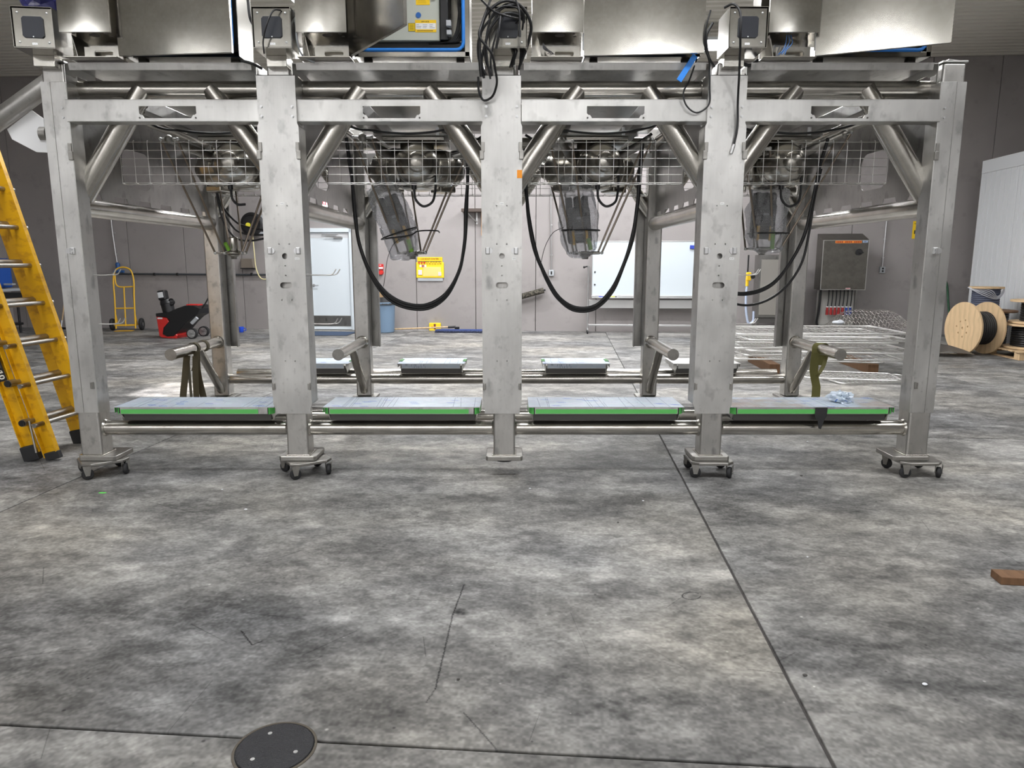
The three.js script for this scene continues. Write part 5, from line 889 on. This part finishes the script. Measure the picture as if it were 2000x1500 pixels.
// ---------- steel cabinets at the right ----------
{
  const p = fl(1632, 655), t = thing('control_cabinet', 'steel wall-type control cabinet with sloped top and black rotary switch on legs', 'control cabinet', p, PHI - 0.06), k = 14.6 / 1387;
  const w = 0.88, y0 = 0.95, h = 1.0, d = 0.42, dark = mat([0.30, 0.295, 0.28], 0.34, 1, { map: rep(T.pipe, 2) });
  obj('body', ex([[0, y0], [d, y0], [d, y0 + h], [0, y0 + h + 0.14]], w, [], 0.004).rotateY(-Math.PI / 2).translate(w / 2, 0, -d / 2), dark, t);
  obj('door', bx(w - 0.03, h - 0.04, 0.012, 0, y0 + h / 2, d / 2 + 0.014, 0.004), dark, t);
  obj('door_rim', [bx(w, 0.014, 0.02, 0, y0 + 0.007, d / 2 + 0.01, 0.003), bx(w, 0.014, 0.02, 0, y0 + h - 0.007, d / 2 + 0.01, 0.003), bx(0.014, h, 0.02, -w / 2 + 0.007, y0 + h / 2, d / 2 + 0.01, 0.003), bx(0.014, h, 0.02, w / 2 - 0.007, y0 + h / 2, d / 2 + 0.01, 0.003)], M.wire, t);
  obj('rotary_switch', [cy([0.25, y0 + 0.76, d / 2 + 0.02], [0.25, y0 + 0.76, d / 2 + 0.06], 0.065, 20), bx(0.09, 0.03, 0.05, 0.28, y0 + 0.75, d / 2 + 0.07, 0.008)], M.black, t);
  obj('warning_strip', plate(0.5, 0.045, 0.04, y0 + h - 0.04, d / 2 + 0.0225, 0.002), print(512, 46, (c) => { c.fillStyle = '#e8862c'; c.fillRect(0, 0, 512, 46); c.fillStyle = '#8c2410'; for (let i = 0; i < 14; i++) if (i % 5 !== 4) c.fillRect(18 + i * 35, 10, 26, 26); }), t, true);
  obj('number_strip', plate(0.1, 0.04, 0.36, y0 + h - 0.035, d / 2 + 0.0225, 0.002), print(96, 40, (c) => { c.fillStyle = '#9fb0c8'; c.fillRect(0, 0, 96, 40); c.fillStyle = '#24386a'; c.font = 'bold 28px sans-serif'; c.fillText('100', 18, 30); }), t, true);
  obj('name_strip', plate(0.09, 0.025, 0.1, y0 + 0.03, d / 2 + 0.0225, 0.002), print(96, 28, (c) => { c.fillStyle = '#d8c8c8'; c.fillRect(0, 0, 96, 28); c.fillStyle = '#b02030'; for (let i = 0; i < 4; i++) c.fillRect(12 + i * 20, 6, 13, 16); }), t, true);
  obj('stand', [...[-1, 1].flatMap((s) => [bx(0.05, y0, 0.05, s * 0.38, y0 / 2, -0.12, 0.004), bx(0.05, 0.05, 0.5, s * 0.38, 0.025, 0, 0.004)]), bx(0.8, 0.05, 0.05, 0, 0.12, -0.12, 0.004)], M.panel, t);
  obj('rear_panel', bx(0.7, 0.7, 0.01, 0, 0.55, -0.14, 0.002), mat([0.45, 0.44, 0.41], 0.6), t);
  for (let i = 0; i < 7; i++) { const x = -0.2 + i * 0.075; const c = obj('cable', tb([[x, y0, 0.02], [x, y0 - 0.2, 0.02], [x - 0.01, y0 - 0.36, 0.02]], 0.012, 16, 8), M.black, t); obj('plug', [cy([x - 0.01, y0 - 0.35, 0.02], [x - 0.01, y0 - 0.42, 0.02], 0.024, 12), cy([x - 0.01, y0 - 0.42, 0.02], [x - 0.01, y0 - 0.52, 0.02], 0.03, 12)], i < 5 ? mat([0.32, 0.02, 0.02], 0.4) : mat([0.02, 0.05, 0.3], 0.4), c); obj('ring', cy([x - 0.01, y0 - 0.345, 0.02], [x - 0.01, y0 - 0.365, 0.02], 0.027, 12), M.white, c); }
  obj('drop_cable', tb([[-0.34, y0, -0.05], [-0.35, 0.5, -0.05], [-0.36, 0.2, -0.05], [-0.2, 0.1, 0], [0.2, 0.12, 0.02]], 0.02, 30, 8), M.black, t);
}
{
  const p = fl(1516, 655), t = thing('steel_cabinet', 'low dull steel cabinet on a stand behind the rear post', 'cabinet', p, PHI);
  obj('body', bx(0.95, 1.28, 0.4, 0, 1.02, 0, 0.012), M.panel, t); obj('door', bx(0.82, 1.12, 0.02, -0.03, 1.0, 0.205, 0.006), mat([0.50, 0.48, 0.44], 0.36, 0.9), t);
  obj('plinth', [bx(0.95, 0.1, 0.36, 0, 0.33, 0, 0.006)], M.groove, t); obj('stand', [[-0.44, -0.17], [0.44, -0.17], [-0.44, 0.17], [0.44, 0.17]].map(([x, z]) => bx(0.05, 0.3, 0.05, x, 0.15, z, 0.004)).concat(bx(0.9, 0.05, 0.05, 0, 0.1, 0.17, 0.004)), M.panel, t);
}
{ const t = thing('air_valve', 'yellow air valve with a pale blue hose beside the steel cabinet', 'air valve'); const p = at(1462, 540, 13.6);
  obj('valve', [bx(0.09, 0.16, 0.08, p.x, p.y, p.z, 0.02), cy([p.x - 0.02, p.y - 0.18, p.z], [p.x - 0.02, p.y - 0.06, p.z], 0.03, 12)], mat([0.8, 0.5, 0.02], 0.4), t); obj('gauge', cy([p.x + 0.07, p.y, p.z - 0.03], [p.x + 0.07, p.y, p.z + 0.04], 0.045, 16), M.black, t); obj('pipe', cy([p.x - 0.02, p.y + 0.08, p.z], [p.x - 0.02, p.y + 0.4, p.z], 0.015, 10), M.black, t);
  obj('bracket', cy([p.x - 0.02, p.y + 0.1, p.z - 0.02], wl(1460, 535, 0.02), 0.012, 8), M.zinc, t);
  obj('hose', tb([[p.x - 0.02, p.y - 0.16, p.z], at(1457, 580, 13.6), at(1458, 615, 13.6), at(1463, 632, 13.6), at(1470, 628, 13.6), at(1472, 608, 13.6)], 0.022, 50, 10), mat([0.45, 0.52, 0.66], 0.4), t); }
{ const t = wthing('yellow_sign', 'narrow yellow warning sign on the wall at the right end post', 'sign', 1790, 449, 0.006); obj('sheet', plate(0.16, 0.36, 0, 0, 0, 0.003), print(128, 288, (c) => { c.fillStyle = '#f0c818'; c.fillRect(0, 0, 128, 288); c.fillStyle = '#111'; c.fillRect(28, 150, 22, 60); c.fillRect(60, 170, 34, 12); c.fillRect(20, 40, 88, 8); }), t, true); }
tag(obj('garden_hose', tb([wl(1846, 545, 0.1), wl(1850, 560, 0.1), wl(1852, 590, 0.12), wl(1856, 640, 0.2)], 0.022, 30, 8), mat([0.03, 0.10, 0.05], 0.5)), 'dark green hose hanging on the wall behind the right end post', 'hose');
// ---------- cold room panel wall at the far right ----------
{
  const w = structGroup('wall_coldroom', 'pale ribbed panel wall of a cold room', 'wall');
  const X = 8.03;
  for (let i = 0; i < 6; i++) { const z = -15.0 + i * 1.12; obj('panel', [bx(0.08, 3.22, 1.112, X + 0.05, 1.61, z + 0.56, 0.004), ...Array.from({ length: 7 }, (_, k) => bx(0.012, 3.2, 0.05, X + 0.008, 1.61, z + 0.09 + k * 0.155, 0.004))], M.cold, w); }
  obj('cap_trim', bx(0.11, 0.24, 6.8, X + 0.045, 3.33, -11.65, 0.006), M.cold, w);
  obj('end_return', bx(0.6, 3.44, 0.08, X + 0.31, 1.72, -15.04, 0.004), M.cold, w);
}

// ---------- cable reels ----------
function reel(label, pos, q, R0, W, r0, mats, holes) {         // axis along local z
  const t = thing('cable_reel', label, 'cable reel', pos, 0, 'wooden cable reels by the cold room'); t.quaternion.copy(q);
  for (const s of [-1, 1]) {
    const hs = [hole(0, 0, 0.02)]; if (holes) for (let i = 0; i < 7; i++) { const a = i * 0.9 + 0.3; hs.push(hole(Math.cos(a) * R0 * (0.28 + 0.05 * (i % 2)), Math.sin(a) * R0 * (0.28 + 0.05 * (i % 2)), 0.013)); }
    const g = new THREE.Shape(); g.absarc(0, 0, R0, 0, Math.PI * 2, false); for (const h of hs) g.holes.push(h);
    obj('flange', new THREE.ExtrudeGeometry(g, { depth: 0.026, curveSegments: 40, bevelEnabled: true, bevelThickness: 0.003, bevelSize: 0.003, bevelOffset: -0.003, bevelSegments: 1 }).translate(0, 0, s * W / 2 - 0.013), mats[0], t);
  }
  obj('core', cy([0, 0, -W / 2], [0, 0, W / 2], r0 * 0.6, 24), M.wood, t);
  const n = Math.max(3, Math.floor((W - 0.04) / 0.034)), wr = (W - 0.03) / n / 2;
  for (let i = 0; i < n; i++) obj('cable_turn', new THREE.TorusGeometry(r0, wr * 1.06, 10, 40).translate(0, 0, -W / 2 + 0.015 + wr * (2 * i + 1)), mats[1], t);
  return t;
}
const qy = (a) => new THREE.Quaternion().setFromAxisAngle(UP, a), qx = (a) => new THREE.Quaternion().setFromAxisAngle(V(1, 0, 0), a);
{
  const p = fl(1898, 691); p.y = 0.43;
  reel('pale wooden reel of black cable standing on its rim', p, qy(-1.48), 0.43, 0.40, 0.255, [M.wood, M.black], true);
  const s = fl(2000, 697), b = s.clone(); b.x += 0.13; 
  // pallet under the stack
  const pal = thing('pallet', 'low wooden pallet under the stacked cable reels', 'pallet', [b.x, 0, b.z], PHI);
  for (let i = 0; i < 6; i++) obj('deck_board', bx(1.0, 0.02, 0.12, 0, 0.125, -0.42 + i * 0.17, 0.003), M.wood, pal);
  for (const x of [-0.42, 0, 0.42]) for (const z of [-0.4, 0.4]) obj('block', bx(0.12, 0.1, 0.14, x, 0.065, z, 0.004), M.wood, pal);
  obj('bottom_board', [-0.42, 0.42].map((x) => bx(0.12, 0.015, 0.95, x, 0.0075, 0, 0.003)), M.wood, pal);
  reel('lower black cable reel of the stack on the pallet', [b.x, 0.137 + 0.2, b.z], qx(Math.PI / 2), 0.42, 0.36, 0.30, [M.wood, M.black]);
  reel('upper black cable reel of the stack on the pallet', [b.x + 0.05, 0.137 + 0.40 + 0.19, b.z], qx(Math.PI / 2), 0.42, 0.34, 0.25, [M.wood, M.black]);
  // wide pale reel behind, with the small blue-grey one on it
  const c = fl(1914, 678.5); 
  reel('wide brown cable reel lying flat behind the standing reel', [c.x, 0.34, c.z], qx(Math.PI / 2), 0.5, 0.64, 0.36, [M.darkWood, M.black]);
  const sm = reel('small reel of slate blue cable with loose grey ends on top', [c.x, 0.675 + 0.20, c.z], qx(Math.PI / 2), 0.27, 0.38, 0.2, [M.wood, mat([0.07, 0.08, 0.12], 0.6)]);
  obj('loose_end', Array.from({ length: 5 }, (_, i) => tb([[-0.3, -0.05, -0.19], [-0.15 + 0.02 * i, 0.18 + 0.02 * i, -0.06 - 0.02 * i], [0.05, 0.23, 0.0 - 0.01 * i], [0.2, 0.16, -0.1 - 0.015 * i], [0.31, 0.0, -0.2]], 0.008, 40, 6)), mat([0.4, 0.41, 0.44], 0.5), sm);
}
// ---------- stack of wire panels ----------
function wirePanel(w, d) {
  const t = new THREE.Group(), r = 0.06, pts = [];
  const corner = (x, z, a) => { for (let i = 0; i <= 4; i++) { const q = a + i / 4 * Math.PI / 2; pts.push([x + Math.cos(q) * r, 0, z + Math.sin(q) * r]); } };
  corner(w / 2 - r, d / 2 - r, 0); corner(-w / 2 + r, d / 2 - r, Math.PI / 2); corner(-w / 2 + r, -d / 2 + r, Math.PI); corner(w / 2 - r, -d / 2 + r, Math.PI * 1.5);
  obj('rim', tb(pts, 0.012, 90, 8, true), mat([0.84, 0.83, 0.81], 0.32, 1), t);
  const g = []; for (let i = 1; i < 20; i++) g.push(cy([-w / 2 + w * i / 20, 0.006, -d / 2], [-w / 2 + w * i / 20, 0.006, d / 2], 0.0026, 5)); for (let j = 1; j < 4; j++) g.push(cy([-w / 2, -0.002, -d / 2 + d * j / 4], [w / 2, -0.002, -d / 2 + d * j / 4], 0.0055, 6));
  obj('mesh_wires', g, M.wire, t);
  return t;
}
{
  const proto = wirePanel(2.25, 1.2), spots = [];
  const base = fl(1594, 732);
  const names = ['lowest', 'second', 'third', 'fourth', 'fifth', 'sixth', 'seventh', 'eighth', 'topmost'];
  for (let i = 0; i < 9; i++) {
    const o = proto.clone(); o.name = numbered('mesh_rack'); scene.add(o);
    o.position.set(base.x + 0.12 + 0.16 * ((i * 37) % 7 - 3) / 3, 0.158 + i * 0.05, base.z - 0.7 + 0.16 * ((i * 23) % 5 - 2) / 2); o.rotation.y = PHI + 0.12 * (((i * 31) % 9) - 4) / 4; o.rotation.z = 0.008 * ((i % 3) - 1); o.rotation.x = 0.006 * ((i * 2) % 3 - 1);
    o.userData = { label: names[i] + ' flat wire rack in the stack of wire racks on timbers', category: 'wire rack', group: 'wire racks stacked on timbers' };
  }
  for (const [i, [x, z]] of [[-0.6, 0], [0.75, 0]].entries()) tag(obj('timber', bx(0.14, 0.13, 1.2, base.x + 0.12 + x, 0.065, base.z - 0.7 + z, 0.006, 0, PHI, 0), M.darkWood), ['reddish timber under the left end of the wire rack stack', 'reddish timber under the right end of the wire rack stack'][i], 'timber', 'timbers under the wire racks');
  for (const [i, [u, v, a]] of [[1700, 743, 0.2], [1655, 741, -0.14]].entries()) { const o = wirePanel(1.15, 0.6), p = fl(u, v); o.name = numbered('mesh_rack'); scene.add(o); o.position.set(p.x, 0.02 + i * 0.03, p.z); o.rotation.y = PHI + a; o.userData = { label: ['smaller wire rack lying on the floor in front of the stack', 'smaller wire rack half under the front of the stack'][i], category: 'wire rack', group: 'small wire racks on the floor' }; }
  // rumpled wire mesh belts behind
  const heap = (label, c, w, d, h, s) => {
    const t = thing('wire_belt', label, 'wire belt', c, PHI, 'rumpled wire belts on the floor'), g = [], rows = 26, n = 70;
    const H = (x, z) => 0.03 + h * Math.max(0, 1 - (2 * x / w) ** 2) * (1 - 0.55 * (2 * z / d) ** 2) * (0.45 + 0.9 * vn(x * 2.2 + 20, z * 2.6 + 20, 64, 64, s)) + 0.04 * vn(x * 7 + 30, z * 7 + 30, 64, 64, s + 1);
    for (let j = 0; j < rows; j++) { const z0 = -d / 2 + d * j / rows, pts = []; for (let i = 0; i <= n; i++) { const x = -w / 2 + w * i / n + 0.03 * Math.sin(j * 2.1), z = z0 + ((i & 1) ? 0.028 : -0.028); pts.push(V(x, H(x, z) + ((i & 1) ? 0.012 : -0.004), z)); } for (let i = 0; i < n; i++) g.push(cy(pts[i], pts[i + 1], 0.0045, 4, 0.0045, true)); }
    obj('belt_wires', g, M.beltWire, t);
    return t;
  };
  const a = fl(1690, 676); heap('rumpled heap of wire mesh belt in front of the steel cabinets', a, 2.3, 1.4, 0.5, 1);
  const b = fl(1836, 694); heap('flat end of wire mesh belt beside the standing cable reel', b, 0.8, 0.5, 0.1, 2);
  const bag = fl(1632, 688); const g = new THREE.IcosahedronGeometry(0.10, 4), q = g.attributes.position; for (let i = 0; i < q.count; i++) q.setY(i, q.getY(i) * 0.45 * (0.5 + 0.6 * vn(q.getX(i) * 40 + 19, q.getZ(i) * 40 + 19, 64, 64, 1)));
  g.computeVertexNormals(); tag(obj('plastic_bag', g.translate(bag.x + 0.1, 0.49, bag.z - 0.2), mat([0.5, 0.52, 0.55], 0.4)), 'small pale plastic bag on the wire mesh belts', 'plastic bag');
}
// ---------- yellow ladder ----------
{
  const t = thing('ladder', 'yellow fibreglass multi-position ladder with grey rungs', 'ladder');
  const fA = fl(68, 900), fB = V(-3.62, 0, -5.82);            // feet of the near and the far rail
  const lean = V(-0.24, 1, 0).normalize(), along = fB.clone().sub(fA).setY(0).normalize(), H = 2.5;
  const rail = (foot, name, depthSide) => {
    // channel: web faces the rungs, flanges point outward along the lean
    const g = ex([[-0.058, -0.02], [0.058, -0.02], [0.058, 0.02], [0.05, 0.02], [0.05, -0.012], [-0.05, -0.012], [-0.05, 0.02], [-0.058, 0.02]], H, [], 0);
    const z = lean, y = along.clone().multiplyScalar(depthSide), x = new THREE.Vector3().crossVectors(y, z).normalize(), yy = new THREE.Vector3().crossVectors(z, x);
    return g.applyMatrix4(new THREE.Matrix4().makeBasis(x, yy, z).setPosition(foot));
  };
  const lift = (p, s) => p.clone().addScaledVector(lean, s);
  const nearR = obj('rail', rail(lift(fA, 0.06), 'rail', -1), M.yellow, t), farR = obj('rail', rail(lift(fB, 0.06), 'rail', 1), M.yellow, t);
  for (const f of [fA, fB]) obj('rubber_foot', tr(bx(0.125, 0.12, 0.055, 0, 0, 0, 0.01), 0, 0, 0, 0, 0, 0.24).applyMatrix4(new THREE.Matrix4().makeRotationY(Math.atan2(-along.x * 0, 1))).translate(f.x - 0.02, 0.062, f.z), M.rubber, t);
  // inner telescoping section, offset along the lean's normal
  const off = V(0.125, 0.0, 0.01);
  obj('inner_rail', [rail(lift(fA.clone().add(off).addScaledVector(along, 0.04), 0.03), 'r', -1), rail(lift(fB.clone().add(off).addScaledVector(along, -0.04), 0.03), 'r', 1)], M.yellow, t);
  for (const f of [fA.clone().add(off).addScaledVector(along, 0.04), fB.clone().add(off).addScaledVector(along, -0.04)]) obj('rubber_foot', bx(0.11, 0.06, 0.05, f.x, 0.036, f.z, 0.006, 0, 0, 0.24), M.rubber, t);
  for (const s of [0.315, 0.625, 0.93, 1.235, 1.54, 1.845, 2.15]) {
    const a = lift(fA, s).addScaledVector(along, -0.03).add(V(0.05, 0, 0.02)), b = lift(fB, s).addScaledVector(along, 0.05).add(V(0.05, 0, 0.02));
    const r = obj('rung', [cy(a, b, 0.028, 16), cy(a.clone().add(V(0.085, -0.02, 0)), b.clone().add(V(0.085, -0.02, 0)), 0.018, 12)], M.castAlu, t);
    obj('rung_end', cy(a.clone().addScaledVector(along, -0.012), a, 0.024, 14), M.black, r); obj('rung_end', cy(b, b.clone().addScaledVector(along, 0.012), 0.024, 14), M.black, r);
  }
  obj('stay', cy(lift(fA, 0.33).add(V(0.09, 0, 0.03)), V(fA.x + 0.06, 0.08, fA.z + 0.06), 0.008, 8), M.castAlu, t);
  // black lettering on the near rail
  const m = print(512, 96, (c) => { c.fillStyle = '#1b1b1a'; c.fillRect(0, 0, 512, 96); c.fillStyle = '#e8e4d8'; c.font = 'bold 84px sans-serif'; c.fillText('-LITE', 70, 78); c.fillText('10', 404, 78); c.fillStyle = '#4a4a46'; c.fillRect(318, 18, 72, 60); });
  const g = plate(0.42, 0.066, 0, 0, 0, 0.001), z = V(0, 0, 1);
  { const ax = lean.clone().negate(), nz = along.clone().negate(), ay = new THREE.Vector3().crossVectors(nz, ax).normalize(); g.applyMatrix4(new THREE.Matrix4().makeBasis(ax, ay, new THREE.Vector3().crossVectors(ax, ay)).setPosition(lift(fA, 0.85).addScaledVector(along, -0.02))); }
  obj('lettering', g, m, t, true);
}
// ---------- on the floor in front ----------
{
  const c = fl(537, 1462), t = thing('manhole_cover', 'round dark iron cover set in the concrete floor', 'manhole cover', c, 0.3);
  obj('lid', la([[0, 0.005], [0.116, 0.005], [0.119, 0.003], [0.119, 0.0005], [0, 0.0005]], 56), M.iron, t);
  obj('rim', la([[0.121, 0.0005], [0.121, 0.004], [0.128, 0.003], [0.128, 0.0005]], 56), mat([0.10, 0.085, 0.065], 0.8), t);
  obj('bolt_hole', [0.6, 2.6, 4.5].map((a) => cy([Math.cos(a) * 0.075, 0.004, Math.sin(a) * 0.075], [Math.cos(a) * 0.075, 0.0065, Math.sin(a) * 0.075], 0.007, 12)), M.zinc, t);
}
{
  const p = fl(1952, 1142), t = thing('wood_block', 'rough brown wood block at the right edge of the floor', 'wood block', p, -0.12);
  obj('block', bx(0.32, 0.038, 0.095, 0.165, 0.02, -0.045, 0.003), M.darkWood, t);
}
tag(obj('tape_scrap', ex([[-0.02, -0.008], [0.012, -0.012], [0.03, 0.0], [0.012, 0.012], [-0.02, 0.01], [-0.026, 0.0]], 0.0012).rotateX(-Math.PI / 2).translate(fl(200, 963).x, 0.001, fl(200, 963).z), mat([0.12, 0.68, 0.10], 0.6)), 'small scrap of bright green tape on the floor', 'tape scrap');
[[434, 957], [480, 996], [895, 1328], [1035, 955], [1256, 979], [1207, 1021], [1252, 902], [1577, 863], [1565, 930], [1806, 1338], [1577, 1089], [1572, 1320]].forEach(([u, v], i) => { const p = fl(u, v); const g = new THREE.IcosahedronGeometry(rr(0.004, 0.008), 1); g.scale(1.4, 0.6, 1); tag(obj('debris_bit', g.translate(p.x, 0.004, p.z), i % 3 === 2 ? M.groove : M.white), i % 3 === 2 ? 'tiny dark crumb of debris on the concrete floor' : 'tiny white crumb of debris on the concrete floor', 'debris', i % 3 === 2 ? 'dark crumbs on the floor' : 'white crumbs on the floor'); });

renderer.render(scene, camera);
